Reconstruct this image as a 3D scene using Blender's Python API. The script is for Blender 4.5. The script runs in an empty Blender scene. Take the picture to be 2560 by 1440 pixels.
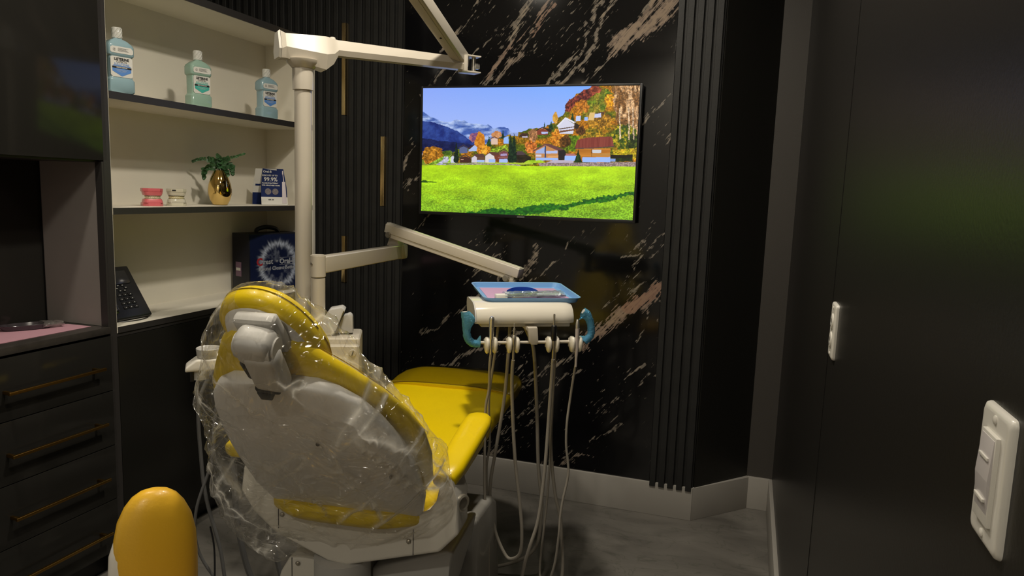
import bpy, bmesh, math, random
import numpy as np
from math import radians, sin, cos, pi
from mathutils import Vector, Matrix, Euler
random.seed(7)
SC = bpy.context.scene
COL = SC.collection
SC.view_settings.view_transform = 'Standard'
SC.view_settings.look = 'None'
SC.view_settings.gamma = 1
SC.view_settings.exposure = 0.0
SC.view_settings.use_curve_mapping = False

# ------------------------------------------------------------------ materials
def srgb(r, g, b):
    f = lambda c: (c/255/12.92) if c/255 <= 0.04045 else ((c/255+0.055)/1.055)**2.4
    return (f(r), f(g), f(b))
MATS = {}
def mat(name, col, rough=0.5, metal=0.0, spec=0.5, coat=0.0, var=0.0, vscale=8.0, bump=0.0, bscale=60.0, trans=0.0, alpha=1.0, ior=1.45, emit=None):
    if name in MATS: return MATS[name]
    m = bpy.data.materials.new(name); m.use_nodes = True
    nt = m.node_tree; b = nt.nodes['Principled BSDF']
    b.inputs['Base Color'].default_value = (*col, 1)
    b.inputs['Roughness'].default_value = rough
    b.inputs['Metallic'].default_value = metal
    b.inputs['Specular IOR Level'].default_value = spec
    b.inputs['Coat Weight'].default_value = coat
    b.inputs['Coat Roughness'].default_value = 0.05
    b.inputs['Transmission Weight'].default_value = trans
    b.inputs['Alpha'].default_value = alpha
    b.inputs['IOR'].default_value = ior
    if emit:
        b.inputs['Emission Color'].default_value = (*emit[:3], 1); b.inputs['Emission Strength'].default_value = emit[3]
    if var > 0 or bump > 0:
        tc = nt.nodes.new('ShaderNodeTexCoord')
        if var > 0:
            n = nt.nodes.new('ShaderNodeTexNoise'); n.inputs['Scale'].default_value = vscale; n.inputs['Detail'].default_value = 4
            nt.links.new(tc.outputs['Object'], n.inputs['Vector'])
            r = nt.nodes.new('ShaderNodeValToRGB')
            r.color_ramp.elements[0].position = .3; r.color_ramp.elements[1].position = .7
            r.color_ramp.elements[0].color = (*[c*(1-var) for c in col], 1)
            r.color_ramp.elements[1].color = (*[min(1, c*(1+var)) for c in col], 1)
            nt.links.new(n.outputs['Fac'], r.inputs['Fac']); nt.links.new(r.outputs['Color'], b.inputs['Base Color'])
        if bump > 0:
            n = nt.nodes.new('ShaderNodeTexNoise'); n.inputs['Scale'].default_value = bscale; n.inputs['Detail'].default_value = 3
            nt.links.new(tc.outputs['Object'], n.inputs['Vector'])
            bp = nt.nodes.new('ShaderNodeBump'); bp.inputs['Strength'].default_value = bump; bp.inputs['Distance'].default_value = .002
            nt.links.new(n.outputs['Fac'], bp.inputs['Height']); nt.links.new(bp.outputs['Normal'], b.inputs['Normal'])
    MATS[name] = m
    return m

WHITE = mat('white_plastic', (.72, .69, .62), .32, coat=.25, var=.02, vscale=3)
WHITE2 = mat('grey_white_plastic', (.50, .49, .47), .38, var=.02, vscale=3)
LAM = mat('cream_laminate', (.80, .76, .66), .55, var=.02, vscale=5)
GREYLAM = mat('taupe_laminate', (.27, .245, .23), .45, var=.03)
EDGE = mat('dark_edge_band', (.035, .032, .031), .4)
BLK = mat('black_gloss_laminate', (.020, .019, .017), .10, spec=.28)
BLKM = mat('black_satin', (.012, .012, .012), .35, var=.1)
SLAT = mat('charcoal_slat', (.019, .019, .0185), .5, spec=.35, var=.12, vscale=14, bump=.15, bscale=120)
WALLB = mat('black_wall_paint', (.0145, .0140, .012), .42, bump=.25, bscale=300)
PILLAR = mat('dark_taupe_paint', (.05, .045, .04), .5, bump=.2, bscale=250)
WALLR = mat('black_satin_door_panel', (.014, .013, .012), .32, spec=.22, bump=.08, bscale=200)
CEIL = mat('ceiling_paint', (.80, .78, .74), .8, bump=.2, bscale=200)
BASEB = mat('baseboard_paint', (.36, .34, .31), .45, var=.02)
BRASS = mat('brushed_brass', (.72, .54, .27), .25, metal=1)
HBRASS = mat('antique_brass', (.35, .20, .05), .32, metal=1)
CHROME = mat('chrome', (.75, .72, .66), .2, metal=.85)
STEEL = mat('satin_steel', (.40, .37, .31), .34, metal=.7)
YEL = mat('yellow_vinyl', (.73, .53, .001), .36, coat=.12, var=.03, vscale=6, bump=.12, bscale=220)
YEL2 = mat('mustard_vinyl', (.78, .45, .03), .34, coat=.1, var=.03, vscale=6, bump=.12, bscale=220)
SEAM = mat('seam_thread', (.30, .20, .002), .7)
BPLAS = mat('black_plastic', (.012, .012, .013), .3)
HOSE = mat('grey_hose', (.30, .275, .235), .42)
HOSED = mat('dark_grey_hose', (.12, .12, .12), .45)
BLUET = mat('blue_tray_plastic', (.17, .36, .66), .35, coat=.2)
LILAC = mat('lilac_paper', (.48, .30, .46), .8, var=.03, bump=.3, bscale=90)
PINKP = mat('pink_paper', (.50, .27, .33), .85, var=.03, bump=.3, bscale=90)
NAVY = mat('navy_plastic', (.02, .07, .38), .35)
SWP = mat('switch_plastic', (.62, .60, .55), .35, coat=.2)
INK = mat('black_ink', (.01, .01, .012), .6)
WPAPER = mat('white_card', (.68, .67, .63), .6)
TAN = mat('beige_plastic', (.32, .25, .19), .5)

def floor_material():
    m = bpy.data.materials.new('grey_vein_vinyl'); m.use_nodes = True; nt = m.node_tree; b = nt.nodes['Principled BSDF']
    tc = nt.nodes.new('ShaderNodeTexCoord')
    mp = nt.nodes.new('ShaderNodeMapping'); mp.inputs['Rotation'].default_value = (0, 0, .5); mp.inputs['Scale'].default_value = (1, 2.2, 1)
    nt.links.new(tc.outputs['Object'], mp.inputs['Vector'])
    n1 = nt.nodes.new('ShaderNodeTexNoise'); n1.inputs['Scale'].default_value = 2.2; n1.inputs['Detail'].default_value = 8; n1.inputs['Distortion'].default_value = 1.2
    nt.links.new(mp.outputs[0], n1.inputs['Vector'])
    r = nt.nodes.new('ShaderNodeValToRGB'); e = r.color_ramp.elements
    e[0].position = .32; e[0].color = (.105, .098, .088, 1); e[1].position = .68; e[1].color = (.20, .187, .168, 1)
    x = e.new(.48); x.color = (.155, .145, .13, 1)
    nt.links.new(n1.outputs['Fac'], r.inputs['Fac'])
    n2 = nt.nodes.new('ShaderNodeTexNoise'); n2.inputs['Scale'].default_value = 3.4; n2.inputs['Detail'].default_value = 6; n2.inputs['Distortion'].default_value = 2.0
    nt.links.new(mp.outputs[0], n2.inputs['Vector'])
    r2 = nt.nodes.new('ShaderNodeValToRGB'); q = r2.color_ramp.elements
    q[0].position = .485; q[0].color = (1, 1, 1, 1); q[1].position = .515; q[1].color = (1, 1, 1, 1); z = q.new(.5); z.color = (.72, .76, .72, 1)
    nt.links.new(n2.outputs['Fac'], r2.inputs['Fac'])
    mx = nt.nodes.new('ShaderNodeMix'); mx.data_type = 'RGBA'; mx.blend_type = 'MULTIPLY'; mx.inputs['Factor'].default_value = 1
    nt.links.new(r.outputs[0], mx.inputs['A']); nt.links.new(r2.outputs[0], mx.inputs['B'])
    nt.links.new(mx.outputs['Result'], b.inputs['Base Color'])
    b.inputs['Roughness'].default_value = .33
    return m
FLOOR = floor_material()

def attr_mat(name, emit=False, rough=.08):
    m = bpy.data.materials.new(name); m.use_nodes = True; nt = m.node_tree; b = nt.nodes['Principled BSDF']
    a = nt.nodes.new('ShaderNodeVertexColor'); a.layer_name = 'Col'
    if emit:
        b.inputs['Base Color'].default_value = (.01, .01, .01, 1)
        nt.links.new(a.outputs['Color'], b.inputs['Emission Color']); b.inputs['Emission Strength'].default_value = 1.0
        b.inputs['Roughness'].default_value = .25
    else:
        nt.links.new(a.outputs['Color'], b.inputs['Base Color']); b.inputs['Roughness'].default_value = rough
    return m

def marble_material():
    m = bpy.data.materials.new('black_gold_marble'); m.use_nodes = True; nt = m.node_tree; b = nt.nodes['Principled BSDF']
    a = nt.nodes.new('ShaderNodeVertexColor'); a.layer_name = 'Col'
    tc = nt.nodes.new('ShaderNodeTexCoord')
    mp = nt.nodes.new('ShaderNodeMapping'); mp.inputs['Rotation'].default_value = (0, radians(50), 0)
    mp2 = nt.nodes.new('ShaderNodeMapping'); mp2.inputs['Scale'].default_value = (11, 1, 120)
    nt.links.new(tc.outputs['Object'], mp.inputs['Vector']); nt.links.new(mp.outputs[0], mp2.inputs['Vector'])
    n = nt.nodes.new('ShaderNodeTexNoise'); n.inputs['Scale'].default_value = 1.0; n.inputs['Detail'].default_value = 6; n.inputs['Distortion'].default_value = .8
    nt.links.new(mp2.outputs[0], n.inputs['Vector'])
    n2 = nt.nodes.new('ShaderNodeTexNoise'); n2.inputs['Scale'].default_value = 45; n2.inputs['Detail'].default_value = 5
    nt.links.new(tc.outputs['Object'], n2.inputs['Vector'])
    sep = nt.nodes.new('ShaderNodeSeparateColor'); nt.links.new(a.outputs['Color'], sep.inputs[0])
    def math(op, x, y):
        k = nt.nodes.new('ShaderNodeMath'); k.operation = op
        for i, v in enumerate((x, y)):
            if isinstance(v, (int, float)): k.inputs[i].default_value = v
            else: nt.links.new(v, k.inputs[i])
        return k.outputs[0]
    nn = math('ADD', math('MULTIPLY', math('SUBTRACT', n.outputs['Fac'], .5), 2.1), math('MULTIPLY', math('SUBTRACT', n2.outputs['Fac'], .5), 1.2))
    f = math('ADD', sep.outputs[0], nn)
    r = nt.nodes.new('ShaderNodeValToRGB'); e = r.color_ramp.elements
    e[0].position = .50; e[0].color = (.0045, .0045, .0052, 1)
    e[1].position = .92; e[1].color = (.30, .25, .19, 1)
    x = e.new(.58); x.color = (.08, .07, .06, 1); y = e.new(.66); y.color = (.22, .19, .155, 1); z = e.new(.78); z.color = (.15, .135, .12, 1)
    nt.links.new(f, r.inputs['Fac'])
    mx = nt.nodes.new('ShaderNodeMix'); mx.data_type = 'RGBA'; mx.inputs['B'].default_value = (.30, .15, .10, 1)
    g = math('MULTIPLY', sep.outputs[1], math('GREATER_THAN', f, .6)); g = math('MULTIPLY', g, .6)
    nt.links.new(g, mx.inputs['Factor']); nt.links.new(r.outputs[0], mx.inputs['A'])
    nt.links.new(mx.outputs['Result'], b.inputs['Base Color'])
    b.inputs['Roughness'].default_value = .09
    b.inputs['Specular IOR Level'].default_value = .5
    return m
MARBLE = marble_material()

def film_material(name, tint=(1, 1, 1), milk=.06, lo=.05, hi=.75, rough=.10, bscale=28, bstr=.6, tcol=(.97, .965, .95), attr=False, bdist=.012):
    m = bpy.data.materials.new(name); m.use_nodes = True; nt = m.node_tree
    for n in list(nt.nodes): nt.nodes.remove(n)
    out = nt.nodes.new('ShaderNodeOutputMaterial')
    tr = nt.nodes.new('ShaderNodeBsdfTransparent'); tr.inputs[0].default_value = (*tcol, 1)
    gl = nt.nodes.new('ShaderNodeBsdfGlossy'); gl.inputs['Roughness'].default_value = rough; gl.inputs[0].default_value = (*tint, 1)
    df = nt.nodes.new('ShaderNodeBsdfDiffuse'); df.inputs[0].default_value = (.8*tint[0], .78*tint[1], .72*tint[2], 1)
    lw = nt.nodes.new('ShaderNodeLayerWeight'); lw.inputs[0].default_value = .35
    mr = nt.nodes.new('ShaderNodeMapRange'); mr.inputs['To Min'].default_value = lo; mr.inputs['To Max'].default_value = hi
    tc = nt.nodes.new('ShaderNodeTexCoord')
    vo = nt.nodes.new('ShaderNodeTexVoronoi'); vo.feature = 'DISTANCE_TO_EDGE'; vo.inputs['Scale'].default_value = bscale*.45
    no = nt.nodes.new('ShaderNodeTexNoise'); no.inputs['Scale'].default_value = bscale*.35; no.inputs['Detail'].default_value = 2; no.inputs['Distortion'].default_value = 2.5
    nt.links.new(tc.outputs['Object'], no.inputs['Vector']); nt.links.new(no.outputs['Color'], vo.inputs['Vector'])
    n3 = nt.nodes.new('ShaderNodeTexNoise'); n3.inputs['Scale'].default_value = bscale; n3.inputs['Detail'].default_value = 2
    nt.links.new(tc.outputs['Object'], n3.inputs['Vector'])
    ad = nt.nodes.new('ShaderNodeMath'); ad.operation = 'ADD'
    nt.links.new(vo.outputs['Distance'], ad.inputs[0]); nt.links.new(n3.outputs['Fac'], ad.inputs[1])
    bp = nt.nodes.new('ShaderNodeBump'); bp.inputs['Strength'].default_value = bstr; bp.inputs['Distance'].default_value = bdist
    nt.links.new(ad.outputs[0], bp.inputs['Height'])
    for s in (gl, lw): nt.links.new(bp.outputs[0], s.inputs['Normal'])
    nt.links.new(lw.outputs['Facing'], mr.inputs[0])
    tl = nt.nodes.new('ShaderNodeBsdfTranslucent'); tl.inputs[0].default_value = (.85*tint[0], .84*tint[1], .8*tint[2], 1); dm = nt.nodes.new('ShaderNodeMixShader'); dm.inputs[0].default_value = .5
    nt.links.new(df.outputs[0], dm.inputs[1]); nt.links.new(tl.outputs[0], dm.inputs[2])
    m1 = nt.nodes.new('ShaderNodeMixShader'); m2 = nt.nodes.new('ShaderNodeMixShader'); m2.inputs[0].default_value = milk
    fac = mr.outputs[0]
    if attr:
        vc = nt.nodes.new('ShaderNodeVertexColor'); vc.layer_name = 'Col'; sp = nt.nodes.new('ShaderNodeSeparateColor'); nt.links.new(vc.outputs['Color'], sp.inputs[0])
        lg = nt.nodes.new('ShaderNodeLayerWeight'); lg.inputs[0].default_value = .5; fp = nt.nodes.new('ShaderNodeMath'); fp.operation = 'POWER'; fp.inputs[1].default_value = 3.5; nt.links.new(lg.outputs['Facing'], fp.inputs[0]); fr = nt.nodes.new('ShaderNodeMath'); fr.operation = 'MULTIPLY_ADD'; fr.inputs[1].default_value = .38; fr.inputs[2].default_value = .045; nt.links.new(fp.outputs[0], fr.inputs[0])
        a1 = nt.nodes.new('ShaderNodeMath'); a1.operation = 'MULTIPLY_ADD'; a1.inputs[1].default_value = .25; a1.use_clamp = True
        nt.links.new(sp.outputs[0], a1.inputs[0]); nt.links.new(fr.outputs[0], a1.inputs[2]); fac = a1.outputs[0]
        a2 = nt.nodes.new('ShaderNodeMath'); a2.operation = 'MULTIPLY_ADD'; a2.inputs[1].default_value = .85; a2.inputs[2].default_value = milk
        nt.links.new(sp.outputs[0], a2.inputs[0]); nt.links.new(a2.outputs[0], m2.inputs[0])
    nt.links.new(fac, m1.inputs[0]); nt.links.new(tr.outputs[0], m1.inputs[1]); nt.links.new(gl.outputs[0], m1.inputs[2])
    nt.links.new(m1.outputs[0], m2.inputs[1]); nt.links.new(dm.outputs[0], m2.inputs[2])
    nt.links.new(m2.outputs[0], out.inputs[0])
    return m
FILM = film_material('clear_plastic_film', milk=.04, rough=.12, bscale=12, bstr=1.0, bdist=.035, tcol=(.985, .98, .965), attr=True)
BFILM = film_material('blue_plastic_film', tint=(.28, .72, 1), milk=.50, tcol=(.18, .55, .95), lo=.08)
COVERF = film_material('clear_smoke_vinyl', tint=(1, .95, .8), milk=.0, lo=.03, hi=.3, rough=.12, bstr=.05, tcol=(.62, .60, .50))
CPLAS = film_material('clear_rigid_plastic', milk=.10, lo=.12, hi=.8, rough=.06, bscale=60, bstr=.4, tcol=(.75, .74, .72))

# ------------------------------------------------------------------ mesh tools
def catmull(pts, n=8):
    P = [Vector(p) for p in pts]
    if len(P) < 3: return P
    out = []
    for i in range(len(P)-1):
        p0 = P[max(i-1, 0)]; p1 = P[i]; p2 = P[i+1]; p3 = P[min(i+2, len(P)-1)]
        for k in range(n):
            t = k/n
            out.append(.5*((2*p1)+(p2-p0)*t+(2*p0-5*p1+4*p2-p3)*t*t+(3*p1-p0-3*p2+p3)*t*t*t))
    out.append(P[-1]); return out

class M:
    def __init__(s): s.bm = bmesh.new()
    def merge(s, b, mx=None):
        if mx is not None: b.transform(mx)
        bmesh.ops.recalc_face_normals(b, faces=b.faces)
        me = bpy.data.meshes.new('tmp'); b.to_mesh(me); b.free(); s.bm.from_mesh(me); bpy.data.meshes.remove(me); return s
    def box(s, c, d, bev=0, rot=None, seg=2, taper=None):
        b = bmesh.new(); bmesh.ops.create_cube(b, size=1)
        for v in b.verts:
            k = 1.0
            if taper and v.co.z > 0: k = taper
            v.co = Vector((v.co.x*d[0]*k, v.co.y*d[1]*k, v.co.z*d[2]))
        if bev: bmesh.ops.bevel(b, geom=b.edges[:], offset=bev, segments=seg, profile=.6, affect='EDGES')
        mx = Matrix.Translation(c)
        if rot is not None: mx = mx @ (Euler(rot).to_matrix().to_4x4() if not isinstance(rot, Matrix) else rot)
        return s.merge(b, mx)
    def bb(s, x0, x1, y0, y1, z0, z1, bev=0, seg=2):
        return s.box(((x0+x1)/2, (y0+y1)/2, (z0+z1)/2), (abs(x1-x0), abs(y1-y0), abs(z1-z0)), bev, seg=seg)
    def beam(s, p0, p1, w, h, bev=0, up=(0, 0, 1), ext=0):
        p0 = Vector(p0); p1 = Vector(p1); d = (p1-p0); L = d.length; d.normalize()
        up = Vector(up); x = d.cross(up).normalized(); z = x.cross(d).normalized()
        mx = Matrix((x, d, z)).transposed().to_4x4(); mx.translation = (p0+p1)/2
        b = bmesh.new(); bmesh.ops.create_cube(b, size=1)
        for v in b.verts: v.co = Vector((v.co.x*w, v.co.y*(L+ext), v.co.z*h))
        if bev: bmesh.ops.bevel(b, geom=b.edges[:], offset=bev, segments=3, profile=.6, affect='EDGES')
        return s.merge(b, mx)
    def cyl(s, p0, p1, r0, r1=None, seg=24, bev=0):
        r1 = r0 if r1 is None else r1; p0 = Vector(p0); p1 = Vector(p1); d = p1-p0
        b = bmesh.new(); bmesh.ops.create_cone(b, cap_ends=True, segments=seg, radius1=r0, radius2=r1, depth=d.length)
        if bev:
            es = [e for e in b.edges if abs(e.verts[0].co.z-e.verts[1].co.z) < 1e-6]
            bmesh.ops.bevel(b, geom=es, offset=bev, segments=2, affect='EDGES')
        mx = d.to_track_quat('Z', 'Y').to_matrix().to_4x4(); mx.translation = (p0+p1)/2
        return s.merge(b, mx)
    def sph(s, c, r, sc=(1, 1, 1), rot=None, seg=20):
        b = bmesh.new(); bmesh.ops.create_uvsphere(b, u_segments=seg, v_segments=seg//2+2, radius=r)
        mx = Matrix.Translation(c)
        if rot is not None: mx = mx @ Euler(rot).to_matrix().to_4x4()
        mx = mx @ Matrix.Diagonal((*sc, 1)); return s.merge(b, mx)
    def lathe(s, prof, c=(0, 0, 0), seg=28, mx=None, sc=(1, 1)):
        b = bmesh.new(); rings = []
        for r, z in prof:
            rings.append([b.verts.new((max(r, 1e-5)*cos(2*pi*i/seg)*sc[0], max(r, 1e-5)*sin(2*pi*i/seg)*sc[1], z)) for i in range(seg)])
        for a, c2 in zip(rings, rings[1:]):
            for i in range(seg): b.faces.new((a[i], a[(i+1) % seg], c2[(i+1) % seg], c2[i]))
        b.faces.new(rings[0][::-1]); b.faces.new(rings[-1])
        bmesh.ops.remove_doubles(b, verts=b.verts, dist=1e-5)
        return s.merge(b, Matrix.Translation(c) @ (mx or Matrix.Identity(4)))
    def tube(s, pts, r, seg=10, smooth=True, n=8, caps=True, sc=None):
        P = catmull(pts, n) if smooth else [Vector(p) for p in pts]
        N = len(P); R = r if isinstance(r, (list, tuple)) else [r]*2
        b = bmesh.new(); rings = []; t0 = (P[1]-P[0]).normalized()
        nx = t0.orthogonal().normalized()
        for i, p in enumerate(P):
            t = (P[min(i+1, N-1)]-P[max(i-1, 0)]).normalized()
            nx = (nx-t*nx.dot(t)).normalized(); ny = t.cross(nx)
            u = i/(N-1)*(len(R)-1); k = min(int(u), len(R)-2); rr = R[k]+(R[k+1]-R[k])*(u-k)
            rings.append([b.verts.new(p+nx*rr*cos(2*pi*j/seg)+ny*rr*sin(2*pi*j/seg)) for j in range(seg)])
        for a, c in zip(rings, rings[1:]):
            for j in range(seg): b.faces.new((a[j], a[(j+1) % seg], c[(j+1) % seg], c[j]))
        if caps: b.faces.new(rings[0][::-1]); b.faces.new(rings[-1])
        return s.merge(b)
    def loft(s, rings, caps=True, mx=None):
        b = bmesh.new(); R = [[b.verts.new(p) for p in r] for r in rings]; n = len(R[0])
        for a, c in zip(R, R[1:]):
            for j in range(n): b.faces.new((a[j], a[(j+1) % n], c[(j+1) % n], c[j]))
        if caps: b.faces.new(R[0][::-1]); b.faces.new(R[-1])
        return s.merge(b, mx)
    def prism(s, pts, a, b_, axis='y', bev=0, seg=2, mx=None):
        # polygon in the two other axes, extruded along axis from a to b_
        b = bmesh.new()
        def P(u, v, w):
            return {'x': (w, u, v), 'y': (u, w, v), 'z': (u, v, w)}[axis]
        lo = [b.verts.new(P(u, v, a)) for u, v in pts]; hi = [b.verts.new(P(u, v, b_)) for u, v in pts]; n = len(pts)
        b.faces.new(lo[::-1]); b.faces.new(hi)
        for i in range(n): b.faces.new((lo[i], lo[(i+1) % n], hi[(i+1) % n], hi[i]))
        if bev: bmesh.ops.bevel(b, geom=b.edges[:], offset=bev, segments=seg, profile=.6, affect='EDGES')
        return s.merge(b, mx)
    def text(s, body, size, mx, ext=.0002, align='CENTER', bold=0.0, xs=1.0):
        cu = bpy.data.curves.new('t', 'FONT'); cu.body = body; cu.size = size; cu.align_x = align; cu.align_y = 'CENTER'
        cu.extrude = ext; cu.offset = bold; cu.resolution_u = 2
        o = bpy.data.objects.new('t', cu); COL.objects.link(o)
        dg = bpy.context.evaluated_depsgraph_get(); dg.update()
        me = bpy.data.meshes.new_from_object(o.evaluated_get(dg)); bpy.data.objects.remove(o); bpy.data.curves.remove(cu)
        b = bmesh.new(); b.from_mesh(me); bpy.data.meshes.remove(me)
        me2 = bpy.data.meshes.new('tmp'); b.transform(mx @ Matrix.Diagonal((xs, 1, 1, 1))); b.to_mesh(me2); b.free(); s.bm.from_mesh(me2); bpy.data.meshes.remove(me2)
        return s
    def o(s, name, m, parent=None, label=None, smooth=35, **kw):
        me = bpy.data.meshes.new(name); s.bm.to_mesh(me); s.bm.free(); me.materials.append(m)
        if smooth:
            me.polygons.foreach_set('use_smooth', [True]*len(me.polygons)); me.set_sharp_from_angle(angle=radians(smooth))
        ob = bpy.data.objects.new(name, me); COL.objects.link(ob)
        if parent is not None: ob.parent = parent
        if label: ob['label'] = label
        for k, v in kw.items(): ob[k] = v
        return ob

def thing(name, label, cat, loc=(0, 0, 0), rz=0, group=None):
    o = bpy.data.objects.new(name, None); COL.objects.link(o); o.empty_display_size = .05
    o.location = loc; o.rotation_euler = (0, 0, rz); o['label'] = label; o['category'] = cat
    if group: o['group'] = group
    return o
def tag(o, label, cat, group=None):
    o['label'] = label; o['category'] = cat
    if group: o['group'] = group
    return o
def struct(m, name, mt, label=None, **kw):
    o = m.o(name, mt, **kw); o['kind'] = 'structure'
    if label: o['label'] = label
    return o
def se(cx, cy, a, b, n=2.6, k=24):
    r = []
    for i in range(k):
        t = 2*pi*i/k; c = cos(t); d = sin(t)
        r.append((cx+a*math.copysign(abs(c)**(2/n), c), cy+b*math.copysign(abs(d)**(2/n), d)))
    return r
def rrect(cx, cy, a, b, r, k=5):
    out = []
    for (sx, sy, t0) in ((1, 1, 0), (-1, 1, 90), (-1, -1, 180), (1, -1, 270)):
        for i in range(k+1):
            t = radians(t0+90*i/k); out.append((cx+sx*(a-r)+r*cos(t), cy+sy*(b-r)+r*sin(t)))
    return out
def rot2(pts, a, o=(0, 0)):
    c, s = cos(a), sin(a); return [(o[0]+(x-o[0])*c-(y-o[1])*s, o[1]+(x-o[0])*s+(y-o[1])*c) for x, y in pts]

# numpy noise
def vnoise(x, y, seed=0):
    xi = np.floor(x).astype(np.int64); yi = np.floor(y).astype(np.int64); xf = x-xi; yf = y-yi
    def h(a, b):
        n = (a*374761393+b*668265263+seed*1442695041) & 0xffffffff
        n = ((n ^ (n >> 13))*1274126177) & 0xffffffff
        return ((n ^ (n >> 16)) & 0xffff)/65535.0
    u = xf*xf*(3-2*xf); v = yf*yf*(3-2*yf)
    return (h(xi, yi)*(1-u)+h(xi+1, yi)*u)*(1-v)+(h(xi, yi+1)*(1-u)+h(xi+1, yi+1)*u)*v
def fbm(x, y, oct=4, seed=0):
    s = 0; a = .5; t = 0
    for i in range(oct):
        s = s+a*vnoise(x*2**i, y*2**i, seed+i); t += a; a *= .5
    return s/t
def grid_colour_mesh(name, nu, nv, fpos, colours, m, parent=None):
    u, v = np.meshgrid(np.linspace(0, 1, nu), np.linspace(0, 1, nv))
    co = fpos(u.ravel(), v.ravel()).astype(np.float32)
    me = bpy.data.meshes.new(name)
    idx = np.arange(nu*nv).reshape(nv, nu)
    f = np.stack([idx[:-1, :-1], idx[:-1, 1:], idx[1:, 1:], idx[1:, :-1]], -1).reshape(-1, 4)
    me.vertices.add(len(co)); me.vertices.foreach_set('co', co.ravel())
    me.loops.add(f.size); me.loops.foreach_set('vertex_index', f.ravel().astype(np.int32))
    me.polygons.add(len(f)); me.polygons.foreach_set('loop_start', np.arange(0, f.size, 4, dtype=np.int32))
    me.update(calc_edges=True)
    ca = me.color_attributes.new('Col', 'FLOAT_COLOR', 'POINT')
    c = np.ones((nu*nv, 4), np.float32); c[:, :3] = colours.reshape(-1, 3); ca.data.foreach_set('color', c.ravel())
    me.materials.append(m); me.validate()
    o = bpy.data.objects.new(name, me); COL.objects.link(o)
    if parent is not None: o.parent = parent
    return o

# ------------------------------------------------------------------ camera
cd = bpy.data.cameras.new('camera'); cam = bpy.data.objects.new('camera', cd); COL.objects.link(cam); SC.camera = cam
cd.sensor_width = 36; cd.lens = 25.332; cd.clip_start = .02
cam.location = (0, 0, 1.46); cam.rotation_euler = (radians(82.3886), radians(-1.9384), radians(18.3170))

# ------------------------------------------------------------------ room
H = 3.0
def jog(off=0.0, zt=H, z0=0.0, th=.02):
    pass
struct(M().bb(-3.1, .35, -1.6, 3.75, -.06, 0), 'floor', FLOOR)
struct(M().bb(-3.1, .35, -1.6, 3.75, H, H+.06), 'ceiling', CEIL)
struct(M().bb(-3.1, -.175, 3.262, 3.36, 0, H), 'wall_back', WALLB, label='black wall behind the slats and marble')
struct(M().bb(-3.1, -2.98, -1.6, 3.262, 0, H), 'wall_left', CEIL)
struct(M().bb(-3.1, .35, -1.7, -1.6, 0, H), 'wall_front', CEIL)
struct(M().bb(.185, .35, -1.6, 1.445, 0, H), 'wall_right', WALLR, label='satin black wall with the light switch')
struct(M().bb(.187, .35, 1.449, 1.725, 0, H), 'trim_1', WALLR, label='narrow black wall strip with the outlet')
struct(M().bb(.186, .35, 1.729, 3.60, 0, H), 'trim_2', WALLR, label='black wall beyond the outlet strip')
# diagonal return and end wall in the far right corner
struct(M().prism([(-.175, 3.262), (-.153, 3.243), (.072, 3.492), (.072, 3.60), (-.175, 3.60)], 0, H, 'z'), 'trim_3', WALLB, label='black diagonal return beside the slats')
struct(M().bb(.072, .35, 3.492, 3.60, 0, H), 'trim_4', PILLAR, label='dark grey narrow wall at the far right corner')
BH = .155
struct(M().bb(-3.0, -.160, 3.228, 3.262, 0, BH, .003), 'baseboard_back', BASEB)
struct(M().prism([(-.163, 3.228), (.082, 3.475), (.070, 3.500), (-.175, 3.262)], 0, BH, 'z', .002), 'baseboard_diagonal', BASEB)
struct(M().bb(.075, .176, 3.474, 3.50, 0, BH, .003), 'baseboard_end', BASEB)
struct(M().bb(.170, .19, -1.6, 3.49, 0, BH, .003), 'baseboard_right', BASEB)

# slatted panels -- slats are surface pattern of one panel
def slat_panel(x0, x1, z0, z1, label):
    m = M(); m.bb(x0, x1, 3.248, 3.262, z0, z1)
    n = int(round((x1-x0)/.0442)); p = (x1-x0)/n
    for i in range(n):
        a = x0+i*p+.011; m.bb(a, a+p*.52, 3.232, 3.249, z0, z1, .0012, seg=1)
    return tag(m.o('slatted_wall_panel', SLAT), label, 'wall panel')
slat_panel(-2.97, -1.641, BH, H, 'wide charcoal vertical slat panel left of the marble, with brass inlays')
m = M(); x0, x1 = -.354, -.160
m.bb(x0, x1, 3.240, 3.262, BH, H)
for i in range(5):
    a = x0+i*.0402; m.bb(a, a+.026, 3.222, 3.242, .140, H, .0012, seg=1)
tag(m.o('slatted_wall_panel', SLAT), 'narrow black vertical slat panel right of the marble and screen', 'wall panel')
for (x, z0, z1, lb) in ((-1.969, 1.812, 2.255, 'upper left brass inlay strip in the charcoal slats, behind the lamp arm'),
                        (-1.749, 1.368, 1.708, 'brass inlay strip nearest the marble panel, at screen height'),
                        (-1.968, .968, 1.207, 'lowest brass inlay strip in the slats, behind the elbow arm')):
    tag(M().bb(x-.0105, x+.0105, 3.228, 3.250, z0, z1, .0008).o('brass_strip', BRASS), lb, 'metal strip', 'brass inlay strips in the slats')

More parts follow.
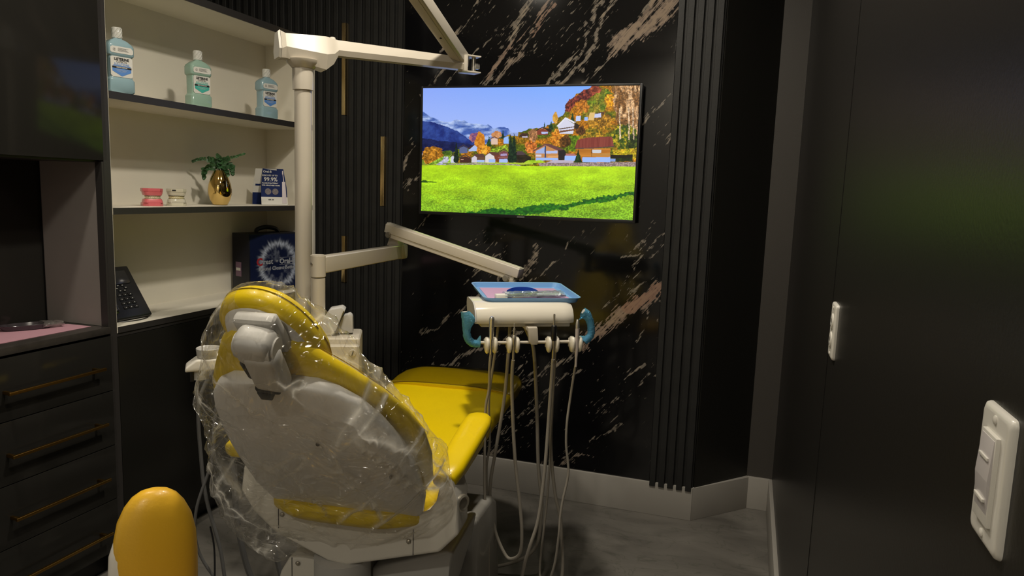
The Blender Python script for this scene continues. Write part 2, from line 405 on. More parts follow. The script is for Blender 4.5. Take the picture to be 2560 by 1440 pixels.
# marble slab
mx0, mx1, mz0, mz1 = -1.641, -.354, BH, H
nu, nv = 330, 690
U_, V_ = np.meshgrid(np.linspace(0, 1, nu), np.linspace(0, 1, nv))
X = mx0+U_*(mx1-mx0); Z = mz0+V_*(mz1-mz0)
wx = (fbm(X*5, Z*5, 4, 11)-.5)*.16; wz = (fbm(X*5, Z*5, 4, 23)-.5)*.16
Xw = X+wx; Zw = Z+wz
ang = radians(48); A = Xw*cos(ang)+Zw*sin(ang); C_ = -Xw*sin(ang)+Zw*cos(ang)
n1 = fbm(A*3.0, C_*26, 5, 3); ridge = 1-np.abs(n1-.5)*2
patch = fbm(X*2.6+7, Z*2.6, 3, 5)
mask = np.clip((ridge-.80)*5, 0, 1)*np.clip((patch-.38)*5, 0, 1)*.60
n2 = fbm(A*6+3, C_*60, 4, 31); mask = np.maximum(mask, np.clip((n2-.60)*6, 0, 1)*np.clip((patch-.34)*4, 0, 1)*.52)
mask *= np.where(Z > 1.3, .8, 1.0)
VE = [([(-1.248, 1.90), (-1.134, 2.096), (-1.07, 2.24), (-.95, 2.40), (-.90, 2.6)], .024, 0), ([(-1.16, 1.95), (-1.06, 2.08), (-1.0, 2.20), (-.93, 2.28)], .016, .2), ([(-.75, 1.95), (-.66, 2.05), (-.60, 2.08)], .012, 0), ([(-1.55, 1.90), (-1.46, 2.0), (-1.38, 2.05)], .014, 0), ([(-.93, 1.93), (-.812, 2.07), (-.727, 2.22), (-.68, 2.35), (-.60, 2.5)], .018, 0),
      ([(-.87, 1.93), (-.773, 2.035), (-.70, 2.152), (-.65, 2.3)], .020, 0), ([(-.62, 2.10), (-.52, 2.17), (-.43, 2.25), (-.36, 2.38), (-.355, 2.6)], .050, .3),
      ([(-.60, 2.13), (-.50, 2.24), (-.43, 2.36)], .03, 0), ([(-.70, .79), (-.62, .86), (-.55, .925), (-.45, .98), (-.35, 1.07)], .040, .5),
      ([(-.50, .97), (-.42, 1.03), (-.35, 1.05)], .03, 1.0), ([(-1.0, 1.04), (-.965, 1.10), (-.935, 1.20)], .020, .1), ([(-.96, 1.04), (-.88, 1.10), (-.80, 1.18), (-.76, 1.27)], .008, 0),
      ([(-1.46, .54), (-1.30, .65), (-1.16, .72), (-1.02, .79)], .014, 0), ([(-1.52, .74), (-1.384, .84), (-1.218, .96), (-1.1, 1.04)], .010, 0),
      ([(-1.64, 1.44), (-1.60, 1.48), (-1.53, 1.55)], .022, 0), ([(-1.64, 1.56), (-1.60, 1.68)], .014, 0), ([(-1.05, .49), (-.93, .60), (-.806, .68), (-.66, .78)], .016, 0),
      ([(-.76, .16), (-.70, .20), (-.61, .233)], .013, .2), ([(-.65, .29), (-.56, .35), (-.48, .42)], .009, 0), ([(-.87, .53), (-.79, .60), (-.70, .65)], .018, 0),
      ([(-1.22, 1.97), (-1.09, 2.13), (-.99, 2.25), (-.90, 2.36)], .012, .5), ([(-1.46, 2.11), (-1.336, 2.228), (-1.25, 2.32)], .008, 0), ([(-1.60, 1.23), (-1.48, 1.329), (-1.37, 1.38)], .008, 0),
      ([(-.55, 1.17), (-.45, 1.23), (-.37, 1.29)], .010, 0), ([(-.47, 1.77), (-.36, 1.91)], .009, 0), ([(-1.0, 2.15), (-.96, 2.24), (-.90, 2.30)], .018, .8), ([(-1.30, 1.0), (-1.2, 1.1), (-1.1, 1.17)], .006, 0),
      ([(-1.42, 1.95), (-1.33, 2.05), (-1.25, 2.12)], .007, 0), ([(-.50, .62), (-.40, .70)], .006, 0), ([(-.60, 2.42), (-.5, 2.6), (-.45, 2.8)], .02, 0), ([(-1.2, 2.4), (-1.0, 2.7)], .02, 0)]
G = np.zeros_like(X)
ex = (fbm(X*9, Z*9, 4, 41)-.5)*.075; ez = (fbm(X*9, Z*9, 4, 53)-.5)*.075
Xs = X+ex; Zs = Z+ez
for pts, w, red in VE:
    d = np.full_like(X, 9.0)
    for (ax, az), (bx, bz) in zip(pts, pts[1:]):
        dx, dz = bx-ax, bz-az; L2 = dx*dx+dz*dz
        t = np.clip(((Xs-ax)*dx+(Zs-az)*dz)/L2, 0, 1)
        d = np.minimum(d, np.hypot(Xs-ax-t*dx, Zs-az-t*dz))
    q = np.clip(1-d/(w*1.35), 0, 1)**.75
    mask = np.maximum(mask, q*(.72 if w < .025 else 1.0)); G = np.maximum(G, (q > .1)*red)
cols = np.stack([mask, G, mask*0], -1)
o = grid_colour_mesh('marble_wall_panel', nu, nv, lambda u, v: np.stack([mx0+u*(mx1-mx0), u*0+3.240, mz0+v*(mz1-mz0)], -1), cols, MARBLE)
tag(o, 'tall glossy black marble panel with gold veins behind the screen', 'wall panel')
s_ = o.modifiers.new('Solid', 'SOLIDIFY'); s_.thickness = .018; s_.offset = -1

# ------------------------------------------------------------------ television
TV = thing('television', 'wide flat television on the marble wall showing an alpine village in autumn', 'television', (-1.003, 3.24, 1.642))
w2, h2 = .512, .289
M().bb(-w2-.010, w2+.010, -.052, -.020, -h2-.014, h2+.008, .004).o('casing', BPLAS, TV)
M().bb(-.25, .25, -.022, -.001, -.16, .16, .004).o('wall_bracket', BPLAS, TV)
b_ = M()
for (a, c, d, e) in ((-w2-.010, -w2+.001, -h2-.014, h2+.008), (w2-.001, w2+.010, -h2-.014, h2+.008), (-w2, w2, h2-.001, h2+.008), (-w2, w2, -h2-.014, -h2+.001)):
    b_.bb(a, c, -.0565, -.050, d, e, .0015)
b_.o('bezel', mat('tv_bezel', (.014, .014, .015), .25), TV)
M().bb(-.022, .014, -.0585, -.0560, -h2-.0115, -h2-.004, .0008).o('logo_plate', mat('logo_grey', (.13, .13, .13), .4), TV, label='small grey plate under the screen')
def homog(src, dst):
    Am = []; bv = []
    for (x, y), (u, v) in zip(src, dst):
        Am += [[x, y, 1, 0, 0, 0, -u*x, -u*y], [0, 0, 0, x, y, 1, -v*x, -v*y]]; bv += [u, v]
    return np.append(np.linalg.solve(np.array(Am, float), np.array(bv, float)), 1).reshape(3, 3)
Hm = homog([(0, 0), (1, 0), (1, 1), (0, 1)], [(65, 1277), (2030, 1352), (2105, 88), (66, 124)])
NU, NV = 660, 372
uu, vv = np.meshgrid(np.linspace(0, 1, NU), np.linspace(0, 1, NV))
q = Hm @ np.stack([uu.ravel(), vv.ravel(), np.ones(uu.size)]); PX = (q[0]/q[2]).reshape(NV, NU); PY = (q[1]/q[2]).reshape(NV, NU)
IMG = np.zeros((NV, NU, 3))
def poly(pts, rough=0, sc=.03, seed=1):
    x = PX; y = PY
    if rough:
        x = PX+(fbm(PX*sc, PY*sc, 4, seed)-.5)*2*rough; y = PY+(fbm(PX*sc+9, PY*sc, 4, seed+7)-.5)*2*rough
    ins = np.zeros(PX.shape, bool); n = len(pts)
    for i in range(n):
        (x0, y0), (x1, y1) = pts[i], pts[(i+1) % n]
        if y0 == y1: continue
        c = ((y0 > y) != (y1 > y)) & (x < (x1-x0)*(y-y0)/(y1-y0)+x0); ins ^= c
    return ins
def ell(cx, cy, a, b, rough=0, sc=.03, seed=3):
    x = PX; y = PY
    if rough:
        x = PX+(fbm(PX*sc, PY*sc, 4, seed)-.5)*2*rough; y = PY+(fbm(PX*sc+9, PY*sc, 4, seed+7)-.5)*2*rough
    return ((x-cx)/a)**2+((y-cy)/b)**2 < 1
def paint(mask, c0, c1=None, sx=.05, sy=.05, seed=5, con=1.6, oct=4):
    if c1 is None: IMG[mask] = c0; return
    t = np.clip((fbm(PX*sx, PY*sy, oct, seed)-.5)*con*1.6+.5, 0, 1)[..., None]
    v = np.array(c0)*(1-t)+np.array(c1)*t; IMG[mask] = v[mask]
t = np.clip((PX-66)/2000, 0, 1)[..., None]; s_ = np.clip((PY-90)/460, 0, 1)[..., None]
IMG[:] = np.array([138, 168, 250])*(1-t)+np.array([116, 172, 255])*t
IMG[:] = IMG*(1-s_)+np.array([166, 188, 250])*s_
far = poly([(0, 320), (66, 345), (110, 375), (200, 420), (290, 445), (330, 440), (380, 422), (450, 430), (500, 452), (560, 460), (600, 455), (640, 472), (680, 462), (730, 500), (800, 488), (860, 500), (900, 530), (940, 560), (900, 650), (0, 650)], 10)
paint(far, (62, 92, 170), (175, 195, 238), .012, .035, 8, 1.7)
paint(poly([(0, 420), (66, 432), (180, 452), (300, 492), (380, 522), (480, 588), (570, 640), (570, 720), (0, 720)], 10), (22, 40, 112), (48, 74, 150), .02, .02, 4)
paint(poly([(0, 590), (250, 622), (450, 640), (570, 668), (570, 740), (0, 740)], 10), (10, 18, 62), (24, 36, 88), .02, .03, 6)
paint(ell(560, 580, 55, 45, 20), (110, 70, 120), (190, 120, 120))
hill = poly([(300, 760), (420, 700), (560, 690), (640, 670), (720, 610), (880, 560), (980, 540), (1080, 500), (1200, 495), (1290, 450), (1380, 370), (1410, 330), (1400, 280), (1440, 230), (1500, 185), (1600, 125), (1700, 100), (1760, 70), (2200, 60), (2200, 870), (300, 870)], 14)
paint(hill, (82, 96, 18), (178, 112, 22), .010, .016, 12, 2.2)
paint(poly([(1560, 300), (1680, 180), (1780, 120), (1850, 180), (1760, 330), (1600, 400)], 20), (84, 110, 24), (150, 130, 40), .02, .02, 2)
paint(poly([(1395, 350), (1400, 285), (1440, 225), (1520, 178), (1600, 122), (1668, 122), (1682, 165), (1620, 225), (1500, 262), (1440, 345)], 16, .05), (72, 24, 28), (142, 62, 48), .05, .05, 3, 2)
paint(ell(1690, 130, 60, 40, 20), (110, 44, 34), (176, 88, 56))
paint(ell(1560, 290, 60, 60, 26), (160, 92, 24), (196, 128, 44))
paint(ell(1825, 235, 55, 60, 26), (205, 130, 20), (232, 168, 40))
paint(ell(1720, 420, 130, 70, 40), (120, 84, 22), (196, 140, 40), .05, .05, 21, 2.4)
paint(ell(1640, 560, 110, 60, 40), (96, 92, 20), (186, 138, 34), .05, .05, 22, 2.4)
paint(poly([(1850, 80), (2200, 60), (2200, 560), (1960, 560), (1880, 430), (1850, 250)], 26), (116, 78, 40), (212, 168, 122), .055, .016, 14, 2.6)
paint(ell(1960, 580, 120, 130, 40), (52, 78, 16), (172, 152, 30), .05, .05, 15, 2.6)
paint(ell(2040, 620, 60, 80, 30), (22, 40, 12), (80, 96, 22), .05, .05, 16, 2)
paint(poly([(1850, 700), (2000, 690), (2200, 670), (2200, 800), (1850, 760)], 14), (150, 140, 20), (206, 166, 30))
for x0 in (1905, 1990, 2030): paint(poly([(x0, 300), (x0+9, 300), (x0+16, 600), (x0+2, 600)], 6), (196, 170, 140))
paint(poly([(0, 765), (345, 740), (345, 860), (0, 860)]), (96, 128, 34), (140, 150, 50)); green = poly([(700, 700), (860, 650), (880, 720), (640, 745)], 6); paint(green, (120, 150, 30), (160, 180, 50))
paint(poly([(1390, 700), (1440, 560), (1540, 570), (1500, 720)], 12), (70, 100, 14), (112, 134, 24))
paint(ell(605, 640, 50, 105, 22), (176, 100, 18), (228, 152, 50), .06, .06, 24)
paint(ell(665, 705, 42, 48, 18), (188, 120, 22), (226, 160, 50))
paint(ell(1330, 590, 62, 85, 24), (170, 96, 20), (216, 144, 46), .06, .06, 25)
paint(ell(1400, 620, 60, 60, 26), (60, 38, 16), (116, 74, 28))
paint(ell(1085, 680, 60, 65, 28), (176, 92, 34), (214, 130, 60))
paint(ell(1105, 560, 40, 60, 26), (140, 96, 60), (196, 136, 90))
paint(ell(1310, 400, 26, 55, 10), (196, 140, 50), (222, 172, 80))
paint(ell(755, 560, 45, 35, 20), (188, 120, 70), (220, 160, 110))
paint(ell(1545, 520, 50, 40, 18), (70, 44, 20), (110, 66, 30))
for (cx, y0, y1, a) in ((1468, 345, 440, 22), (1270, 430, 510, 24), (690, 570, 670, 22), (820, 520, 600, 18), (1208, 440, 490, 8)):
    paint(poly([(cx, y0), (cx+a, y1), (cx-a, y1)], 6, .08), (14, 44, 28), (40, 74, 40))
paint(ell(165, 752, 95, 84, 26), (132, 84, 18), (196, 132, 40), .05, .05, 31)
paint(ell(300, 735, 50, 24, 10), (60, 90, 24), (110, 130, 40))
paint(poly([(130, 838), (260, 768), (345, 765), (330, 838)]), (128, 170, 50), (150, 190, 60))
paint(poly([(200, 845), (262, 800), (270, 768), (312, 768), (320, 800), (290, 845)]), (178, 178, 200), (196, 196, 214))
def house(x0, x1, yb, ye, yr, wall, roof, side=None, ov=10, gable=None):
    xm = gable if gable else (x0+x1)/2
    paint(poly([(x0, yb), (x0, ye), (xm, yr+8), (x1, ye), (x1, yb)]), wall)
    paint(poly([(x0-ov, ye+6), (xm, yr), (x1+ov, ye+6), (x1+ov, ye-4), (xm, yr-10), (x0-ov, ye-4)]), roof)
ft_ = (fbm(PX*.09, PY*.09, 3, 88)-.5)*1.5+(fbm(PX*.22, PY*.22, 2, 89)-.5)*.9
hm_ = hill | (ell(165, 752, 130, 100) & (PX < 300)); IMG[hm_] = (IMG*(1+ft_[..., None]*.75))[hm_]; IMG[far] = (IMG*(1+ft_[..., None]*.12))[far]
W = (206, 208, 226); DR = (66, 42, 40); BR = (100, 62, 44); LB = (150, 186, 250)
house(415, 492, 735, 688, 664, (90, 100, 140), (60, 52, 70)); paint(poly([(500, 718), (505, 690), (552, 655), (582, 680), (575, 715)]), (170, 190, 235)); paint(poly([(490, 690), (545, 655), (560, 655), (510, 700)]), DR)
house(712, 772, 652, 600, 584, (220, 190, 170), (120, 80, 50)); paint(poly([(828, 645), (828, 590), (872, 572), (876, 645)]), LB); paint(poly([(890, 570), (890, 542), (965, 540), (960, 572)]), (150, 168, 220))
paint(poly([(965, 580), (1000, 545), (1055, 548), (1062, 580)]), DR); paint(poly([(1000, 588), (1000, 572), (1050, 572), (1050, 588)]), (190, 180, 200))
house(1140, 1240, 560, 520, 494, (130, 60, 46), (60, 36, 30)); paint(poly([(1180, 552), (1180, 532), (1240, 530), (1240, 548)]), (180, 190, 235)); paint(poly([(1200, 490), (1280, 512), (1262, 540), (1235, 520)]), (44, 32, 34))
paint(poly([(1352, 548), (1330, 470), (1405, 405), (1488, 460), (1476, 548)]), (214, 214, 232)); paint(poly([(1320, 478), (1402, 392), (1500, 440), (1490, 452), (1404, 408), (1336, 482)]), (230, 230, 240))
for y in (500, 530): paint(poly([(1345, y), (1490, y-22), (1490, y-14), (1345, y+10)]), (84, 60, 44))
paint(poly([(1352, 520), (1480, 505), (1480, 518), (1352, 534)]), (120, 76, 50)); paint(poly([(1488, 440), (1540, 468), (1520, 500), (1488, 500)]), (46, 36, 30))
paint(poly([(1500, 430), (1504, 380), (1548, 378), (1545, 426)]), (190, 204, 244)); paint(poly([(1580, 424), (1580, 392), (1612, 388), (1614, 424)]), LB); paint(poly([(1615, 420), (1630, 350), (1680, 350), (1670, 420)]), (226, 190, 120))
paint(poly([(1672, 398), (1680, 355), (1735, 350), (1738, 392)]), (200, 206, 240)); paint(poly([(1668, 362), (1740, 340), (1770, 350), (1760, 372), (1735, 352), (1680, 362)]), (80, 56, 46))
house(335, 375, 826, 776, 752, W, (80, 54, 52)); paint(poly([(375, 752), (395, 766), (400, 826), (375, 826)]), (50, 42, 40))
house(420, 520, 826, 780, 756, (70, 40, 34), (74, 58, 58)); paint(poly([(430, 792), (455, 792), (455, 800), (430, 800)]), (210, 160, 140))
paint(poly([(525, 790), (560, 745), (640, 742), (658, 772), (580, 772)]), (92, 62, 56)); paint(poly([(530, 822), (530, 780), (558, 760), (580, 775), (580, 822)]), (212, 204, 214)); paint(poly([(580, 822), (580, 772), (652, 770), (652, 820)]), (104, 74, 52)); paint(poly([(580, 822), (580, 800), (652, 798), (652, 820)]), (166, 190, 236))
paint(poly([(655, 758), (700, 722), (780, 728), (790, 752), (735, 756)]), (96, 58, 52)); paint(poly([(658, 822), (658, 760), (695, 735), (740, 762), (752, 822)]), (222, 214, 214)); paint(poly([(740, 756), (790, 750), (790, 808), (752, 808)]), (118, 58, 40)); paint(poly([(690, 820), (690, 792), (752, 790), (752, 820)]), (160, 188, 244))
house(790, 870, 822, 728, 700, (120, 66, 76), (74, 46, 46)); paint(poly([(775, 778), (775, 768), (870, 768), (870, 778)]), (150, 96, 84)); paint(poly([(788, 822), (788, 790), (866, 786), (866, 820)]), (168, 190, 244)); paint(poly([(800, 760), (800, 740), (860, 738), (860, 758)]), (168, 150, 190))
paint(poly([(945, 820), (945, 720), (1000, 718), (1050, 752), (1085, 770), (1085, 822)], 4), (30, 26, 20), (52, 42, 26)); paint(poly([(950, 748), (955, 715), (1000, 714), (1045, 748)]), (78, 60, 66))
paint(poly([(880, 822), (866, 790), (880, 640), (892, 560), (905, 640), (918, 600), (926, 536), (940, 640), (952, 800), (940, 822)], 6, .08), (8, 30, 24), (30, 58, 34), .08, .08, 41)
paint(poly([(360, 800), (384, 620), (412, 790), (405, 820), (366, 820)], 6, .08), (10, 26, 22), (30, 50, 34))
paint(poly([(1122, 800), (1122, 705), (1216, 650), (1345, 700), (1350, 800)]), (196, 138, 84)); paint(poly([(1126, 735), (1130, 712), (1212, 672), (1212, 735)]), (160, 178, 226)); paint(poly([(1212, 800), (1210, 660), (1222, 660), (1224, 800)]), (26, 60, 110))
paint(poly([(1226, 735), (1226, 710), (1330, 708), (1330, 734)]), (176, 192, 236)); paint(poly([(1130, 800), (1130, 775), (1336, 775), (1336, 798)]), (156, 186, 246)); paint(poly([(1128, 765), (1128, 745), (1180, 745), (1180, 765)]), (214, 206, 214)); paint(poly([(1240, 758), (1340, 754), (1340, 772), (1240, 776)]), (222, 162, 100))
paint(poly([(1095, 712), (1212, 645), (1260, 645), (1395, 698), (1335, 708), (1216, 656), (1110, 716)]), (104, 66, 66)); paint(poly([(1335, 706), (1395, 700), (1408, 720), (1405, 790), (1340, 800)]), (36, 32, 34))
paint(poly([(1395, 800), (1400, 752), (1505, 752), (1505, 802)]), (158, 190, 252)); paint(poly([(1405, 756), (1410, 735), (1490, 735), (1500, 756)]), (176, 110, 106))
paint(poly([(1530, 814), (1530, 682), (1822, 684), (1822, 814)]), (176, 108, 34), (206, 134, 50), .004, .09, 5); paint(poly([(1562, 814), (1562, 768), (1822, 764), (1822, 812)]), (156, 188, 250))
paint(poly([(1645, 760), (1645, 690), (1652, 690), (1652, 760)]), (110, 68, 26)); paint(poly([(1655, 728), (1655, 698), (1738, 698), (1738, 726)]), (206, 208, 214)); paint(poly([(1650, 756), (1650, 734), (1822, 730), (1822, 752)]), (188, 134, 66))
paint(poly([(1492, 682), (1515, 606), (1600, 584), (1838, 572), (1856, 666), (1640, 682)]), (120, 50, 44), (140, 66, 56), .1, .006, 8); paint(poly([(1492, 682), (1640, 678), (1856, 662), (1856, 670), (1640, 688), (1492, 688)]), (84, 66, 66))
paint(poly([(1822, 776), (1822, 744), (2030, 742), (2030, 776)]), (20, 20, 12)); paint(poly([(1870, 806), (1870, 776), (2030, 772), (2030, 806)], 6), (18, 34, 10), (44, 64, 16)); paint(poly([(1820, 806), (1820, 780), (1870, 780), (1870, 806)]), (130, 160, 220))
paint(poly([(1484, 816), (1500, 770), (1525, 690), (1545, 770), (1562, 816)], 6, .08), (12, 40, 14), (40, 74, 26))
paint(poly([(560, 838), (560, 822), (1100, 822), (1100, 838)], 3), (150, 186, 40), (190, 205, 70)); paint(poly([(1010, 826), (1060, 798), (1180, 798), (1220, 822)], 4), (150, 196, 30), (180, 214, 50))
paint(poly([(1220, 822), (1300, 796), (1480, 800), (1480, 824)]), (190, 178, 196)); paint(poly([(260, 838), (260, 826), (560, 826), (560, 838)], 3), (110, 130, 60), (170, 180, 110))
paint(poly([(1170, 858), (1150, 826), (1560, 818), (2200, 806), (2200, 856)]), (118, 102, 100), (184, 160, 152), .12, .12, 17, 2); paint(poly([(200, 850), (560, 828), (960, 836), (1010, 860), (560, 860)]), (130, 122, 110), (190, 178, 160), .1, .1, 18)
gy = np.clip((PY-850)/500, 0, 1); gr = PY > (852-8*np.sin(np.clip((PX-200)/800, 0, 1)*pi))
g0 = np.stack([180-62*gy, 221-52*gy, 28+gy*12], -1)
fine = fbm(PX*.11, PY*.16, 3, 51)-.5; co_ = fbm(PX*.006, PY*.02, 4, 52)-.5
g1 = g0*(1+(co_*.45+fine*(.10+1.0*gy))[..., None]); IMG[gr] = g1[gr]
yl = np.clip(fbm(PX*.008+4, PY*.02, 3, 61)*3-1.5, 0, 1)[..., None]*.35; IMG[:] = np.where(gr[..., None], IMG*(1-yl)+np.array([186, 214, 30])*yl, IMG)
shd = poly([(430, 1300), (600, 1275), (720, 1248), (900, 1262), (1080, 1218), (1230, 1205), (1400, 1210), (1560, 1172), (1640, 1150), (1760, 1128), (1860, 1122), (1960, 1098), (2200, 1050), (2200, 1110), (1950, 1130), (1800, 1180), (1600, 1200), (1420, 1255), (1300, 1262), (1180, 1295), (1000, 1312), (700, 1320)], 20, .05)
paint(shd & gr, (16, 70, 26), (50, 128, 26), .05, .08, 71, 1.3)
paint(poly([(60, 1008), (80, 990), (110, 992), (120, 1000), (235, 1010), (120, 1012), (60, 1012)], 3), (40, 76, 20))
IMG = np.clip(IMG, 0, 255)/255.0; LIN = np.where(IMG <= .04045, IMG/12.92, ((IMG+.055)/1.055)**2.4)
grid_colour_mesh('screen', NU, NV, lambda u, v: np.stack([-w2+2*w2*u, u*0-.0532, -h2+2*h2*v], -1), LIN, attr_mat('tv_picture', True), TV)

# ------------------------------------------------------------------ tall cabinet (left)
FX = -2.14
TC = thing('tall_cabinet', 'tall black gloss cabinet with an open niche above drawers at the left edge', 'cabinet', (0, 0, 0))
Y0, Y1 = .80, 1.985
M().bb(FX-.0+.0, -2.44, 1.957, Y1, .0, 2.62).o('side_panel', EDGE, TC)
M().bb(FX-.03, -2.43, 1.951, 1.958, .935, 1.515).o('niche_lining', GREYLAM, TC, label='taupe inner side of the niche')
M().bb(FX-.001, FX-.031, 1.949, 1.958, .935, 1.515).o('niche_edge', EDGE, TC)
M().bb(-2.46, -2.44, Y0, 1.957, .90, 1.54).o('niche_back', BLK, TC)
M().bb(FX-.02, -2.46, Y0, 1.957, 1.512, 1.54).o('niche_top', EDGE, TC)
M().bb(FX-.022, -2.46, Y0, 1.957, .09, .90).o('carcass', BLKM, TC)
M().bb(FX-.06, -2.44, Y0, 1.985, 0, .09).o('plinth', BLKM, TC)
M().bb(FX, FX-.02, 1.36, 1.972, 1.519, 2.60, .0015).o('upper_door', BLK, TC)
M().bb(FX, FX-.02, Y0, 1.354, 1.519, 2.60, .0015).o('upper_door', BLK, TC)
M().bb(FX-.02, -2.46, Y0, 1.957, 1.54, 2.62).o('upper_carcass', BLKM, TC)
def bar_handle(parent, y0, y1, z):
    h = M(); h.beam((FX+.032, y0, z), (FX+.032, y1, z), .010, .010, .0015)
    for y in (y0+.004, y1-.028): h.bb(FX-.001, FX+.030, y, y+.010, z-.005, z+.005, .001)
    return h.o('handle', HBRASS, parent)
zs = [.900, .699, .495, .291, .092]
for i in range(4):
    for (a, b) in ((1.482, 1.968), (Y0, 1.477)):
        d = M().bb(FX, FX-.02, a, b, zs[i+1]+.003, zs[i]-.0, .0015).o('drawer', BLK, TC)
        bar_handle(d, a+.07 if a > 1 else a+.1, b-.065, (zs[i]-.105))
WT = tag(M().bb(FX+.002, -2.44, Y0, 1.957, .909, .934, .002).o('worktop', mat('dark_stone_worktop', (.045, .040, .036), .22, var=.15, vscale=30)), 'dark worktop in the niche of the tall cabinet', 'worktop')

# ------------------------------------------------------------------ open shelf unit
BC = thing('open_shelf_unit', 'white open shelf unit with dark edged shelves over black base doors', 'shelf unit', (0, 0, 0))
M().bb(-2.415, -2.43, 1.985, 3.232, .927, 2.17).o('back_panel', LAM, BC)
M().bb(FX+.004, -2.415, 3.213, 3.232, .885, 2.17).o('side_panel', LAM, BC)
M().bb(FX-.004, -2.415, 1.985, 1.990, .927, 2.153).o('inner_side', LAM, BC)
def shelf(z, t, x=FX):
    s = M().bb(x-.0015, -2.415, 1.990, 3.213, z-t, z).o('shelf', LAM, BC)
    M().bb(x, x-.0018, 1.990, 3.216, z-t, z).o('edge_band', EDGE, s, label='dark front edge')
shelf(1.760, .026); shelf(1.356, .024)
s = M().bb(FX-.0015, -2.415, 1.985, 3.232, 2.153, 2.180).o('top_board', LAM, BC)
M().bb(FX+.004, FX-.0018, 1.985, 3.232, 2.151, 2.180).o('edge_band', EDGE, s)
M().bb(FX-.012, -2.44, 1.985, 3.232, 2.180, 2.184).o('top_cover', EDGE, s)
s = M().bb(FX-.0015, -2.43, 1.985, 3.213, .905, .927).o('bottom_board', LAM, BC)
M().bb(FX+.001, FX-.0018, 1.990, 3.213, .905, .9265).o('edge_band', EDGE, s)
M().bb(FX-.022, -2.43, 1.985, 3.226, .09, .905).o('base_carcass', BLKM, BC)
M().bb(FX-.07, -2.43, 1.985, 3.226, 0, .09).o('plinth', BLKM, BC)
for a, b in ((1.988, 2.605), (2.608, 3.226)):
    M().bb(FX-.001, FX-.021, a, b, .093, .889, .0015).o('base_door', mat('black_matt_door', (.012, .0115, .010), .28), BC)
M().bb(FX-.003, FX-.02, 1.988, 3.226, .891, .904).o('rail', EDGE, BC)

